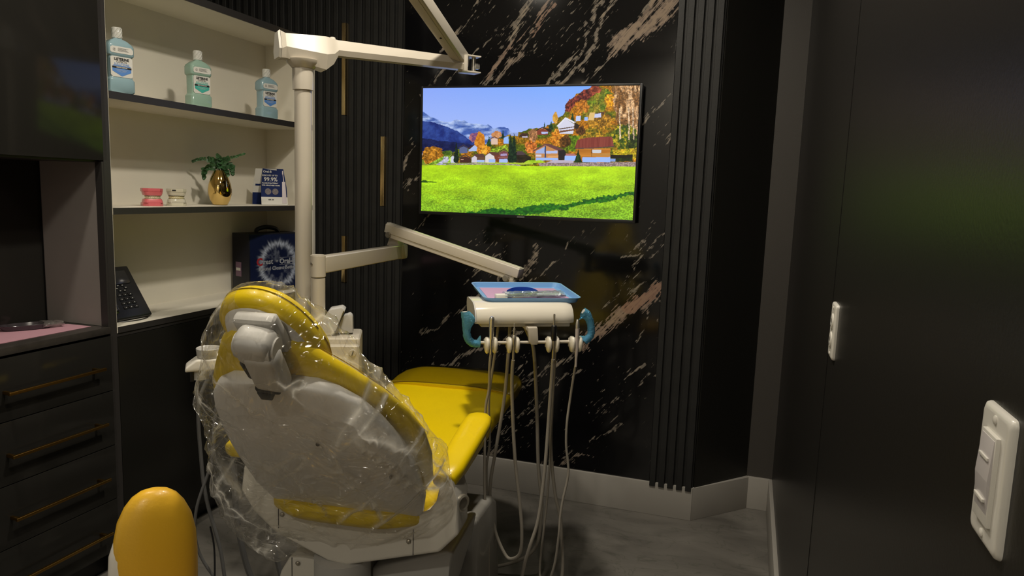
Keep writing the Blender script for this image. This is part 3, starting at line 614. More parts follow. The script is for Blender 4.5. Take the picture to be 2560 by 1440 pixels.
# mouthwash bottles
def bottle(y, x, z, tint, accent, label, wid=.093, H_=.226):
    B = thing('mouthwash_bottle', label, 'bottle', (x, y, z), radians(74), 'mouthwash bottles on the top shelf')
    w = wid/2; d = .029
    prof = [(0, .90, .90), (.006, 1, 1), (.044, 1, 1), (.050, .90, .92), (.054, .87, .88), (.124, .87, .88), (.129, .98, .98), (.134, 1.0, 1.0), (.160, 1.0, 1.0), (.168, .92, .92), (.180, .62, .75), (.186, .34, .5), (.190, .27, .46)]
    rings = []
    for zz, a, b in prof:
        r = rrect(0, 0, w*a, d*b, min(.011, d*b*.6), 3); rings.append([(p[0], p[1], zz) for p in r])
    mt = mat('mouthwash_'+accent, tint, .12, coat=.4, trans=.25, ior=1.34)
    M().loft(rings).o('bottle_body', mt, B, smooth=30)
    c = M(); c.lathe([(.0150, .188), (.0165, .189), (.0170, .200), (.0165, .224), (.0150, .226)], seg=24)
    for k in range(10):
        a0 = k*2*pi/10; c.tube([(.0168*cos(a0+t*1.3), .0168*sin(a0+t*1.3), .191+t*.032) for t in (0, .25, .5, .75, 1)], .0012, seg=5, n=3)
    c.o('cap', mat('clear_frosted_cap', (.62, .62, .58), .15, coat=.5, var=.15, vscale=60), B, label='clear ribbed cap')
    F_ = -d*.88-.0008   # label planes face local -y
    lab = M(); lw = w*.80
    lab.prism([(-lw+.005, .128-.004-.0), (-lw, .119), (-lw, .060), (-lw+.006, .054), (lw-.006, .054), (lw, .060), (lw, .119), (lw-.005, .124)], F_, F_-.0006, 'y')
    F2 = -d-.0004
    lab.prism([(-lw+.006, .158), (-lw-.001, .152), (-lw-.001, .139), (-lw+.004, .135), (lw-.003, .135), (lw+.002, .139), (lw+.002, .150), (lw-.005, .158)], F2, F2-.0006, 'y')
    lo = lab.o('paper_label', WPAPER, B)
    blue = (.10, .25, .62) if accent == 'blue' else (.06, .42, .36)
    ac = M(); a = F_-.0008
    ac.prism([(-lw*.86, .083), (-lw*.86, .073), (0, .057), (lw*.86, .073), (lw*.86, .083)], a, a-.0004, 'y')
    ac.prism([(-lw*.80, .0935), (-lw*.80, .0905), (lw*.80, .0905), (lw*.80, .0935)], a+.0001, a-.0002, 'y')
    R90 = lambda tx, tz, ty: Matrix.Translation((tx, ty, tz)) @ Matrix.Rotation(radians(90), 4, 'X')
    ac.text('SOLUTIONS', .0098, R90(0, .0975, a-.0002), bold=.0001)
    ac.o('label_accent', mat('label_accent_'+accent, blue, .5), lo)
    k = M(); k.prism([(-lw*.88, .0895), (-lw*.88, .0835), (lw*.88, .0835), (lw*.88, .0895)], a-.0002, a-.0006, 'y')
    k.text('LISTERINE', .0128, R90(0, .1145, a-.0002), bold=.0005, xs=.92)
    k.text('CLINICAL', .0088, R90(0, .1060, a-.0002))
    b2 = F2-.0008
    k.o('label_print', INK, lo); k = M()
    k.lathe([(.0048, 0), (.0048, .0003)], mx=R90(-lw*.66, .1465, b2)); 
    for r_ in range(4): k.bb(-lw*.35, lw*(.62-.1*(r_ % 3)), b2, b2-.0003, .1425+.003*r_, .1433+.003*r_)
    k.o('small_print', INK, lo)
    wt = M(); wt.text('BREATH DEFENSE' if accent == 'blue' else 'TEETH STRENGTH', .0048, R90(0, .0865, a-.0008), bold=.00015)
    for r_ in range(3): wt.bb(-lw*(.6-.14*r_), lw*(.6-.14*r_), a-.0006, a-.0009, .0785-.0035*r_, .0791-.0035*r_)
    wt.o('label_white_print', WPAPER, lo); wt = M()
    wt.lathe([(.0040, 0), (.0040, .0003)], mx=R90(-lw*.66, .1465, b2-.0003))
    wt.o('symbol_disc', WPAPER, lo)
    ic = M(); ic.bb(-lw*.66-.0004, -lw*.66+.0004, b2-.0006, b2-.001, .143, .1495); ic.bb(-lw*.66-.0022, -lw*.66+.0022, b2-.0006, b2-.001, .1478, .1486)
    ic.o('label_symbol', INK, lo)
bottle(2.062, -2.172, 1.760, (.33, .50, .57), 'blue', 'pale blue mouthwash bottle nearest the tall cabinet, leftmost on the top shelf', .096, .23)
bottle(2.482, -2.195, 1.760, (.36, .54, .45), 'green', 'green mouthwash bottle with a teal label, in the middle of the top shelf')
bottle(2.920, -2.192, 1.760, (.33, .50, .57), 'blue', 'blue green mouthwash bottle with a blue label, beside the lamp column on the top shelf')

# teeth models
def arch(n, a, b, u0=-1.25, u1=1.25):
    return [(a*sin(u0+(u1-u0)*i/(n-1)), -b*cos(u0+(u1-u0)*i/(n-1))) for i in range(n)]
def teeth_model(name, loc, rz, label, gum, clear):
    T = thing(name, label, 'teeth model', loc, rz); T.scale = (1.17, 1.17, 1.12)
    for nm, z0, z1, zz in (('lower_gum', 0, .012, 1), ('upper_gum', .062, .050, -1)):
        m = M(); pl = [(-.030, .026), (-.032, -.012), (-.018, -.028), (.018, -.028), (.032, -.012), (.030, .026)]
        m.prism(pl, min(z0, z1), max(z0, z1), 'z', .002)
        rs = []
        for z, k in ((z1, 1.0), (z1+zz*.007, .96), (z1+zz*.013, .88)):
            rs.append([(x*k, y*k-.001, z) for x, y in rrect(0, -.001, .030, .026, .014, 4)])
        m.loft(rs if zz > 0 else rs[::-1]); g = m.o(nm, gum, T)
        t = M()
        for i, (x, y) in enumerate(arch(12, .024, .021)):
            ang_ = math.atan2(x, -y); t.box((x, y-.001, .0262 if zz > 0 else .0358), (.0046, .0042, .009), .0014, rot=(0, 0, ang_))
        tt = t.o('teeth', mat('ivory_teeth', (.72, .62, .40), .3, coat=.3) if not clear else mat('yellowish_clear_teeth', (.85, .76, .42), .25), g)
        br = M()
        for i, (x, y) in enumerate(arch(12, .0262, .0236)): br.box((x, y-.001, .0262 if zz > 0 else .0358), (.002, .0016, .002), 0, rot=(0, 0, math.atan2(x, -y)))
        br.tube([(x*1.0, y*1.0-.0018, .0262 if zz > 0 else .0358) for x, y in arch(9, .0266, .0242)], .0005, 5, n=3)
        br.o('braces', STEEL if not clear else BPLAS, g)
    if clear:
        M().bb(-.016, -.004, -.0290, -.0285, .0535, .0585).o('print_mark', INK, T)
PINKG = mat('pink_gum_resin', (.62, .13, .15), .3, coat=.3, var=.05)
teeth_model('teeth_model', (-2.25, 2.277, 1.356), radians(60), 'pink dental teeth model with braces at the left of the middle shelf', PINKG, False)
CLR = mat('clear_acrylic', (.88, .84, .68), .1, trans=.45, ior=1.35, coat=.3)
teeth_model('teeth_model', (-2.25, 2.404, 1.356), radians(50), 'clear acrylic teeth model beside the pink one on the middle shelf', CLR, True)

# gold vase with eucalyptus
PV = thing('gold_vase', 'egg shaped shiny gold vase on the middle shelf', 'vase', (-2.262, 2.677, 1.356)); PV.scale = (1.18, 1.18, 1.15)
M().lathe([(.022, 0), (.027, .002), (.036, .020), (.0425, .045), (.043, .060), (.040, .080), (.033, .103), (.024, .123), (.018, .134), (.015, .134), (.014, .10), (.012, .02)], seg=40).o('vase_body', mat('polished_gold', (.78, .55, .20), .06, metal=1), PV)
PL = thing('eucalyptus_sprigs', 'small green eucalyptus sprigs in the gold vase', 'plant', (-2.262, 2.677, 1.356+.145)); PL.scale = (1.15, 1.15, 1.1)
GRN = mat('eucalyptus_green', (.045, .12, .045), .5, var=.35, vscale=30); GRN2 = mat('leaf_stem', (.09, .10, .04), .6)
random.seed(3)
def leaf(m, p, d, nrm, L, w):
    d = Vector(d).normalized(); n = Vector(nrm); n = (n-d*n.dot(d)).normalized(); s = d.cross(n)
    b = bmesh.new(); rows = []
    for i in range(6):
        t = i/5; ww = w*math.sin(pi*(.08+.88*t)**.8); c = Vector(p)+d*L*t+n*(-.15*L*(t-.5)**2*4*.3)
        rows.append([b.verts.new(c-s*ww+n*ww*.25), b.verts.new(c), b.verts.new(c+s*ww+n*ww*.25)])
    for a, c in zip(rows, rows[1:]):
        b.faces.new((a[0], a[1], c[1], c[0])); b.faces.new((a[1], a[2], c[2], c[1]))
    m.merge(b)
# direction along image horizontal: +hx is the image right
hx = Vector((.80, .60, 0)); hz = Vector((0, 0, 1)); hy = Vector((.60, -.80, 0))
sprigs = [((0, 0), (-.012, .035), (-.035, .052), (-.075, .050), (-.095, .040)), ((0, 0), (.006, .035), (.03, .055), (.065, .068), (.092, .078)), ((0, 0), (-.02, .022), (-.045, .015), (-.055, -.005), (-.055, -.022)),
          ((0, 0), (.018, .025), (.035, .028), (.046, .015), (.048, -.002)), ((0, 0), (.0, .03), (.004, .05), (-.004, .066)), ((0, 0), (.01, .012), (.02, .012), (.03, -.006))]
st = M(); lf = M()
for k, sp in enumerate(sprigs):
    P = [hx*a+hz*b+hy*(.012*((k*5) % 7-3)/3*i/3) for i, (a, b) in enumerate(sp)]
    C = catmull(P, 5); st.tube(P, [.0013, .0006], 6, n=4)
    for i, p in enumerate(C):
        if i < 3 or (i % 2 and i < len(C)*.6): continue
        t = (C[min(i+1, len(C)-1)]-C[i-1]).normalized(); big = .0185*(1-.5*i/len(C))
        if k in (0, 1) and i > len(C)*.55: big *= .55
        for sg in (-1, 1):
            d = (t*.5+hz.cross(t)*.2*sg+hz*(.7*sg)+hx*random.uniform(-.4, .4)+hy*random.uniform(.0, .6)).normalized()
            leaf(lf, p, d, hy+hx*random.uniform(-.5, .5), big*random.uniform(1.0, 1.35), big*random.uniform(.62, .85))
st.o('stems', GRN2, PL); lf.o('leaves', GRN, PL, smooth=60)
PL.children[1]['kind'] = 'stuff'

# tent card
TCD = thing('display_card', 'folded navy display card for an electric toothbrush on the middle shelf', 'display card', (-2.245, 3.035, 1.356), radians(46)); TCD.scale = (1.36, 1.36, 1.45)
NVY = mat('navy_print', (.010, .022, .10), .7, spec=.2)
def tilt(a): return Matrix.Rotation(a, 4, 'X')
fm = Matrix.Translation((0, -.030, 0)) @ tilt(radians(-14))   # front face leans back, plane x-z
def curved_sheet(m, x0, x1, z0, z1, y, mx, taper=.18, th=.0008):
    pts = [(x0, z0), (x1, z0), (x1-(x1-x0)*.02, z0+(z1-z0)*.5), (x1-(x1-x0)*taper*.6, z1), (x0+(x1-x0)*taper*.6, z1), (x0+(x1-x0)*.02, z0+(z1-z0)*.5)]
    m.prism(pts, y, y+th, 'y', mx=mx)
m = M(); curved_sheet(m, -.046, .046, 0, .125, 0, fm); m.o('front_panel', NVY, TCD)
m = M(); m.bb(-.0455, .0455, -.0011, -.0002, .0005, .027); m2 = M(); m2.merge(m.bm.copy(), fm) if False else None
m.bm.transform(fm); fl = m.o('footer', WPAPER, TCD, label='white footer strip')
bmx = Matrix.Translation((-.022, .034, 0)) @ Matrix.Rotation(radians(-3), 4, 'Z') @ tilt(radians(16))
m = M(); curved_sheet(m, -.046, .046, 0, .125, 0, bmx); m.o('rear_panel', WPAPER, TCD)
m = M(); m.bb(-.0455, -.012, -.001, -.0002, .0005, .042); m.bm.transform(bmx); m.o('rear_print', NVY, TCD)
m = M(); m.bb(-.036, -.018, -.001, -.0002, .066, .072); m.bm.transform(bmx); m.o('rear_badge', NVY, TCD)
def ftext(m, body, size, x, z, bold=0, xs=1): m.text(body, size, fm @ Matrix.Translation((x, -.0004, z)) @ Matrix.Rotation(radians(90), 4, 'X'), bold=bold, xs=xs)
for nm_, tx_ in (('brand_print', [('Oral-B', .0105, -.020, .114, .0002)]), ('headline_print', [('REMOVES UP TO', .0072, -.012, .101, .0001), ('99.9%', .0195, -.010, .0875, .0003)]), ('caption_print', [('PLAQUE BACTERIA*', .0062, -.012, .0745, .0002), ('FOR HEALTHIER GUMS', .0060, -.010, .0670, .0002)])):
    m = M()
    for q_ in tx_: ftext(m, *q_)
    m.o(nm_, WPAPER, TCD)
for x in (-.021, .004): M().lathe([(.0108, 0), (.0108, .0004)], mx=fm @ Matrix.Translation((x, -.0004, .046)) @ Matrix.Rotation(radians(90), 4, 'X')).o('round_picture', mat('grey_brown_print', (.16, .14, .15), .6, var=.5, vscale=400), TCD)
m = M(); m.prism([(.026, .006), (.042, .006), (.040, .080), (.029, .080)], -.0012, -.0022, 'y', mx=fm, bev=.0004); m.prism([(.0335, .080), (.0365, .080), (.034, .108), (.032, .108)], -.0012, -.0020, 'y', mx=fm); m.prism([(.0305, .106), (.0350, .106), (.0345, .118), (.031, .118)], -.0012, -.0022, 'y', mx=fm)
m.o('toothbrush_picture', mat('toothbrush_print', (.62, .56, .60), .5), TCD)
m = M(); ftext(m, 'ASK US!', .0055, -.012, .018, .0002)
m.bm.transform(Matrix.Translation((0, -.0012, 0))); m.o('footer_print', INK, TCD)

# desk phone
PH = thing('desk_phone', 'black desk phone standing at the left of the bottom shelf', 'telephone', (-2.262, 2.120, .927), radians(88))
pt = Matrix.Translation((.0, -.03, .012)) @ Matrix.Rotation(radians(56), 4, 'X') @ Matrix.Diagonal((1, 1.08, 1, 1))
m = M(); m.prism([(-.10, .075), (.075, .085), (.09, .0), (.085, -.02)], 0, 0.001, 'z') if False else None
m.box((0, .085, .012), (.185, .205, .024), .007, seg=3); m.bm.transform(pt); m.o('body', BPLAS, PH)
m = M(); m.prism([(-.03, .0), (.10, .0), (.085, .10), (.06, .12)], -.07, .07, 'x', .004); m.o('stand', BPLAS, PH)
m = M(); m.box((.012, .142, .026), (.105, .052, .004), .002); m.bm.transform(pt); m.o('display', mat('phone_display', (.03, .03, .032), .15), PH)
kk = M(); hh = M()
for r in range(4):
    for c in range(3):
        kk.box((-.010+c*.024, .024+r*.0165, .0255), (.018, .011, .004), .0015); hh.box((-.010+c*.024, .0235+r*.0165, .0278), (.004, .003, .0006))
for i in range(6): kk.box((.012+.02*cos(i*pi/3), .100+.012*sin(i*pi/3), .0255), (.012, .008, .004), .0012); hh.box((.012+.02*cos(i*pi/3), .100+.012*sin(i*pi/3), .0278), (.005, .003, .0006))
kk.bm.transform(pt); hh.bm.transform(pt)
kk.o('keys', BLKM, PH); PH.children[-1]['kind'] = 'stuff'; hh.o('key_print', mat('key_legend', (.5, .5, .5), .5), PH)
m = M(); m.tube([(-.075, .010, .045), (-.078, .05, .052), (-.078, .13, .052), (-.075, .175, .045)], [.016, .0125, .0125, .016], 12); m.box((-.075, .018, .030), (.036, .034, .022), .008); m.box((-.075, .168, .030), (.036, .034, .022), .008)
m.bm.transform(pt); m.o('handset', mat('handset_black', (.025, .025, .027), .22, coat=.3), PH)
m = M(); m.tube([(-.07, -.01, .02), (-.06, -.06, .004), (0, -.085, .003), (.06, -.07, .003)], .002, 6); m.o('cord', BPLAS, PH)

# promo box
PB = thing('promo_box', 'large navy promotional box with a round ice splash picture on the bottom shelf', 'box', (-2.229, 3.030, .927), radians(75))
bw, bd, bh = .315, .128, .290
M().bb(-bw/2, bw/2, 0, bd, 0, bh, .003).o('box_body', mat('navy_black_card', (.008, .009, .018), .45), PB)
m = M(); n = 40
nu2, nv2 = 150, 160; u2, v2 = np.meshgrid(np.linspace(0, 1, nu2), np.linspace(0, 1, nv2))
xx = (u2-.55)*bw*1.0; zz = (v2-.47)*bh; rr = np.hypot(xx, zz)/.108; th = np.arctan2(zz, xx)
spike = 1+.13*(fbm(th*14+40, rr*1.5, 3, 5)-.5)*2
k_ = np.exp(-((rr/spike-1)/.13)**2)*(.35+1.2*fbm(th*26+9, rr*6, 3, 6)); k2_ = np.clip(fbm(xx*50, zz*50, 4, 8)-.5, 0, 1)*1.6*(rr < .95)
base = np.stack([.008+.0*rr, .014+.0*rr, .055+.0*rr], -1); lightc = np.array([.50, .56, .68])
colr = base+(k_[..., None]*.85+k2_[..., None]*.5)*lightc
grid_colour_mesh('front_picture', nu2, nv2, lambda u, v: np.stack([-bw/2+.006+(bw-.012)*u, u*0-.0006, .006+(bh-.012)*v], -1), np.clip(colr, 0, 1), attr_mat('box_print', False, .35), PB)
R9 = lambda x, y, z: Matrix.Translation((x, y, z)) @ Matrix.Rotation(radians(90), 4, 'X')
m = M(); m.text('Round Cleans Better', .0265, R9(.010, -.0012, .116), bold=.0003); m.o('slogan_print', mat('pale_print', (.42, .44, .50), .5), PB)
m = M(); m.text('rest', .036, R9(-.048, -.0012, .150), bold=.0008); m.text('+', .026, R9(.005, -.0012, .150), bold=.0006); m.o('brand_print', mat('pale_print', (.42, .44, .50), .5), PB); m = M(); m.text('Oral-B', .036, R9(.070, -.0012, .148), bold=.0011)
for (a, b, c, d) in ((.020, .122, .1665, .1680), (.020, .122, .1315, .1330)): m.bb(a, b, -.0012, -.0008, c, d)
m.o('print', mat('pale_print', (.42, .44, .50), .5), PB)
m = M(); m.text('C', .050, R9(-.098, -.0012, .150), bold=.0022); m.o('red_letter', mat('red_print', (.42, .03, .04), .5), PB, label='red letter on the front')
m = M(); m.tube([(-.055, .075, bh), (-.050, .075, bh+.016), (0, .075, bh+.026), (.055, .075, bh+.018), (.075, .075, bh)], .011, 8); m.o('carry_handle', BLKM, PB)
m = M(); m.bb(-bw/2-.002, -bw/2, .060, .100, .080, .150); m.o('side_sticker', mat('mauve_sticker', (.20, .12, .18), .5), PB)
m = M(); m.bb(-bw/2-.003, -bw/2-.002, .064, .096, .108, .122); m.o('sticker_print', WPAPER, PB)

# pink paper and wrapped mirror on the worktop
m = M(); m.prism([(-2.197, 1.929), (-2.197, 1.45), (-2.43, 1.45), (-2.44, 1.80), (-2.30, 1.925)], .9345, .9352, 'z')
tag(m.o('paper_sheet', PINKP), 'pink paper sheet laid on the dark worktop of the niche', 'paper')
m = M(); m.prism([(-2.20, 1.68), (-2.20, 1.30), (-2.42, 1.30), (-2.42, 1.62)], .9353, .9362, 'z')
tag(m.o('paper_sheet', PINKP), 'second pink paper overlapping at the left edge of the picture', 'paper')
HM = thing('wrapped_oval_dish', 'clear oval item in crinkled plastic wrap on the pink paper', 'wrapped item', (-2.335, 1.795, .9365), radians(62))
SM = mat('smoke_plastic', (.06, .05, .06), .12, trans=.3, coat=.5)
r0 = se(0, 0, .082, .034, 2.2, 32); M().loft([[(x*k, y*k, z) for x, y in r0] for k, z in ((.80, 0), (.86, .001), (1, .016), (.98, .017), (.80, .004))]).o('dish', SM, HM)
rs = []
for i in range(9):
    t = i/8; rs.append([(.045+.062*t+random.uniform(-.004, .004), .034*(1-.3*t)*cos(a)+random.uniform(-.003, .003), .011+.013*sin(a)*(1-.4*t)+random.uniform(-.002, .002)) for a in [2*pi*k/14 for k in range(14)]])
M().loft(rs).o('crinkled_wrap', CPLAS, HM, smooth=10)

# wall plates on the right
def plate(name, label, cat, y, z, hgt, wid, outlet):
    P = thing(name, label, cat, (.187, y, z), radians(-90))     # local -y faces the room (-x); local x runs to -y world
    P.rotation_euler = (0, 0, radians(-90))
    # local x -> world -y ; local y -> world x
    w, h = wid/2, hgt/2
    rs = [[(x*k, -d, z_*k2) for x, z_ in rrect(0, 0, w, h, .006, 4)] for k, k2, d in ((1, 1, -.004), (1, 1, .003), (.97, .985, .0055), (.90, .94, .0068), (.80, .90, .0070))]
    M().loft(rs).o('cover_plate', SWP, P, smooth=50)
    if outlet:
        m = M()
        for s in (-1, 1):
            so = M().lathe([(.0168, -.004), (.0168, .0085), (.0155, .0095)], mx=Matrix.Translation((0, 0, s*.0195)) @ Matrix.Rotation(radians(90), 4, 'X')).o('socket', SWP, P)
            for x in (-.006, .006): M().bb(x-.001, x+.001, -.0100, -.0092, s*.0195-.002, s*.0195+.006).o('slot', BPLAS, so)
            M().bb(-.002, .002, -.0100, -.0092, s*.0195-.011, s*.0195-.007).o('slot', BPLAS, so)
    else:
        M().bb(-.0165, .0165, -.0100, 0, -.0335, .0335, .0008).o('frame_insert', SWP, P)
        rk = M(); rk.prism([(-.0095, -.031), (-.0120, 0), (-.0105, .031), (-.006, .031), (-.006, -.031)], -.0145, .0145, 'x', .0006)
        rk.bm.transform(Matrix.Identity(4)); rk.o('rocker', mat('rocker_plastic', (.50, .47, .47), .3, coat=.2), P)
        m = M()
        for s in (-1, 1): M().bb(-.010, .010, -.0125, -.0105, s*.0155-.0012, s*.0155+.0012, .0004).o('rocker_ridge', SWP, P)
    for s in (-1, 1): M().lathe([(.0034, .0), (.0034, .0078), (.002, .0085)], mx=Matrix.Translation((0, 0, s*(hgt*.42))) @ Matrix.Rotation(radians(90), 4, 'X'), seg=14).o('screw', SWP, P)
plate('light_switch', 'white rocker light switch plate close at the right edge, on the black wall', 'light switch', .594, 1.264, .103, .064, False)
plate('wall_outlet', 'white outlet plate on the narrow strip of the right wall', 'outlet', 1.640, 1.192, .116, .074, True)

# ------------------------------------------------------------------ dental chair (local x = across, y = towards the feet)
CR = radians(7.0)
CH = thing('dental_chair', 'yellow reclining dental chair with white shell under a clear plastic cover', 'dental chair', (-.943, 1.569, 0), CR)
def body_ring(y, w, zt, th, n=3.2, k=36, xo=0, dip=0):
    r = []
    for px, pz in se(0, 0, w, th/2, n, k):
        r.append((px+xo, y, zt-th/2+pz-dip*(1-(px/w)**2 if pz > 0 else 0)))
    return r
# seat and leg rest upholstery
secs = [(-.055, .09, .650, .03), (-.045, .15, .658, .055), (-.01, .205, .670, .075), (.08, .232, .680, .09), (.25, .234, .685, .10), (.45, .236, .693, .095), (.70, .240, .704, .085), (.93, .248, .716, .080)]
M().loft([body_ring(y, w, z, t, 3.4, dip=.012) for y, w, z, t in secs]).o('seat_cushion', YEL, CH, smooth=60)
secs = [(.925, .2495, .718, .082), (.93, .2525, .720, .085), (1.05, .257, .724, .080), (1.13, .251, .724, .076), (1.19, .230, .719, .066), (1.225, .188, .711, .050), (1.245, .13, .703, .030), (1.252, .05, .696, .012)]
fc = M().loft([body_ring(y, w, z, t, 3.2, dip=.004) for y, w, z, t in secs]).o('foot_section', YEL, CH, smooth=60)
secs = [(.915, .2530, .7205, .088), (1.05, .2605, .7275, .087), (1.135, .2545, .7275, .083), (1.198, .2335, .7225, .072), (1.232, .191, .7145, .056), (1.254, .132, .706, .034), (1.261, .05, .698, .014)]
M().loft([body_ring(y, w, z, t, 3.2) for y, w, z, t in secs], caps=False).o('foot_cover', COVERF, fc, label='clear smoky vinyl slip cover over the foot end', smooth=60)
M().tube([(-.235, .925, .712), (-.12, .935, .716), (0, .940, .7155), (.12, .930, .716), (.235, .900, .712)], .0022, 6).o('foot_cover_seam', SEAM, fc)
# underside shell of seat
M().loft([[(x, y, z) for x, z in rrect(0, .585, a, .035, .02)] for y, a in ((.0, .16), (.1, .20), (.6, .19), (1.0, .15), (1.08, .10))]).o('seat_underside', WHITE2, CH)
# yoke: V shaped carrier behind the seat
outer = [(-.262, .760), (-.290, .71), (-.298, .645), (-.26, .59), (-.20, .54), (-.05, .480), (.0, .474), (.255, .545), (.305, .60), (.300, .69), (.285, .755)]
inner = [(.252, .75), (.256, .68), (.235, .65), (.12, .605), (0, .58), (-.1, .595), (-.19, .63), (-.235, .68), (-.238, .76)]
yk = M().prism(outer+inner, -.012, .085, 'y', .010, 3).o('yoke', WHITE, CH)
for x, z, s in ((.283, .669, -.0), ):
    m = M(); m.lathe([(.022, 0), (.022, .008), (.018, .011), (.014, .008)], c=(.301, .020, .672), mx=Matrix.Rotation(radians(62), 4, 'Z') @ Matrix.Rotation(radians(90), 4, 'X')); m.o('pivot_cap', STEEL, CH, label='round steel pivot cap')
for x, z in ((-.177, .595), (.174, .566)):
    M().sph((x, -.014, z), .0065, (1, .6, 1)).o('screw', STEEL, CH)
for x in (-.188, .186):
    M().bb(x-.0008, x+.0008, -.0132, -.0115, .530 if x > 0 else .555, .600 if x > 0 else .625).o('panel_joint', INK, CH)
# back rest in its own tilted frame: X across, W up the back, N towards the patient
e_ = Vector((0, -.658, .753)); n_ = Vector((0, .753, .658))
BK = Matrix((Vector((1, 0, 0)), e_, n_)).transposed().to_4x4(); BK.translation = (0, .03, .60)
def outline(ws): return ws
def back_loft(prof, z0f, z1f, mt, name, parent, k=40, nn=2.5, **kw):
    rings = []
    for w, a, xo in prof: rings.append([(xo+px, w, (z0f(w)+z1f(w))/2+pz) for px, pz in se(0, 0, a, (z1f(w)-z0f(w))/2, nn, k)])
    return M().loft(rings, mx=BK).o(name, mt, parent, smooth=50, **kw)
shell = [(-.112, .05, -.035), (-.100, .11, -.03), (-.078, .155, -.025), (-.02, .195, -.018), (.06, .210, .0), (.15, .226, .008), (.27, .226, .016), (.35, .222, .018), (.42, .212, .017), (.49, .194, .013), (.55, .168, .008), (.585, .137, .002), (.605, .10, -.002), (.613, .05, -.004)]
back_loft(shell, lambda w: -.004-.022*math.exp(-((w-.25)/.3)**2), lambda w: .034, mat('shell_grey', (.74, .73, .72), .35, var=.02), 'backrest_shell', CH, nn=3.5)
cush = [(.015, .12, .0), (.03, .16, .0), (.08, .205, .003), (.16, .236, .008), (.28, .250, .014), (.38, .248, .018), (.46, .232, .014), (.53, .200, .008), (.59, .158, .0), (.64, .118, -.010), (.69, .085, -.012), (.72, .05, -.012)]
back_loft(cush, lambda w: .022, lambda w: .082, YEL, 'backrest_cushion', CH, nn=2.6)
pts = []
for w, a, xo in cush[2:-2]: pts.append((xo+a*.90, w, .0725))
M().tube([BK @ Vector(p) for p in pts], .0011, 5).o('cushion_seam', SEAM, CH)
for x, w in ((-.205, .285), (.19, .30), (-.06, -.03), (.05, .42)):
    m = M().sph(BK @ Vector((x, w, -.026)), .005, (1, 1, 1)); m.o('screw', BPLAS, CH)
# neck slide, knuckle and lever
NK = M(); NK.beam(BK @ Vector((.0, .50, .01)), BK @ Vector((.015, .72, .0)), .060, .012, .004, up=n_)
NK.o('neck_slide', WHITE2, CH)
m = M(); m.box((0, 0, 0), (.080, .115, .046), .020, seg=4); m.bm.transform(BK @ Matrix.Translation((.026, .682, -.012)) @ Matrix.Rotation(radians(-6), 4, 'Z') @ Matrix.Diagonal((.85, 1, 1, 1))); m.o('headrest_knuckle', WHITE2, CH)
m = M(); m.box((0, 0, 0), (.088, .075, .060), .026, seg=5); m.cyl((-.047, 0, 0), (.047, 0, 0), .028, bev=.006); m.bm.transform(BK @ Matrix.Translation((.022, .740, -.002)) @ Matrix.Rotation(radians(-8), 4, 'Z') @ Matrix.Diagonal((.86, 1, 1, 1))); m.o('headrest_hinge', WHITE2, CH)
m = M(); m.box((0, 0, 0), (.098, .100, .030), .012, seg=3); m.bm.transform(BK @ Matrix.Translation((.016, .735, .035)) @ Matrix.Diagonal((.9, .95, 1, 1))); m.o('headrest_mount', WHITE2, CH)
m = M(); m.box((.008, .622, -.020), (.052, .020, .018), .006); m.box((-.004, .604, -.022), (.026, .026, .016), .003); m.box((-.014, .682, -.016), (.013, .055, .016), .005); m.bm.transform(BK); m.o('lock_lever', BPLAS, CH, label='black locking lever')
# headrest
HR = BK @ Matrix.Translation((.000, .662, .047)) @ Matrix.Rotation(radians(12), 4, 'Z')
rs = [[(x*k, y*k, z) for x, y in se(0, 0, .088, .126, 2.3, 40)] for k, z in ((.70, -.004), (.86, .001), (.92, .010), (.90, .022))]
M().loft([[tuple(HR @ Vector(p)) for p in r] for r in rs]).o('headrest_shell', mat('shell_grey', (0, 0, 0)), CH, smooth=50)
rs = [[(x*k, y*k, z+.00*abs(x)) for x, y in se(0, 0, .095, .134, 2.3, 48)] for k, z in ((.88, .010), (.97, .014), (1.0, .030), (.99, .046), (.93, .060), (.80, .067), (.5, .066), (.2, .063))]
M().loft([[tuple(HR @ Vector(p)) for p in r] for r in rs]).o('headrest_cushion', YEL, CH, smooth=60)
M().tube([tuple(HR @ Vector((x, y, .046))) for x, y in se(0, 0, .0945, .1335, 2.3, 40)], .0011, 5, smooth=False).o('headrest_seam', SEAM, CH)
# armrests
def armrest(sx, y0, z0, y1, z1, x0, x1):
    p0 = Vector((x0, y0, z0)); p1 = Vector((x1, y1, z1)); d = (p1-p0); L = d.length; d.normalize(); s = Vector((1, 0, 0)); s = (s-d*s.dot(d)).normalized(); u = s.cross(d)
    rings = []
    for t, a, b in ((-.02, .010, .008), (-.012, .022, .017), (0, .030, .022), (.15, .037, .023), (.5, .040, .023), (.85, .042, .022), (.95, .037, .020), (1.0, .025, .014), (1.02, .010, .007)):
        c = p0+d*L*t; rings.append([tuple(c+s*x+u*y) for x, y in se(0, 0, a, b, 2.8, 28)])
    M().loft(rings).o('armrest', YEL, CH, smooth=60)
armrest(1, -.005, .735, .345, .795, .262, .270)
armrest(-1, -.010, .757, .30, .80, -.312, -.312)
for x in (.268,):
    M().loft([[(x+px, y+py, z) for px, py in se(0, 0, a, b, 3, 20)] for y, z, a, b in ((.02, .66, .014, .03), (.03, .70, .014, .03), (.04, .715, .014, .03), (.06, .738, .012, .03))]).o('armrest_bracket', WHITE, CH)
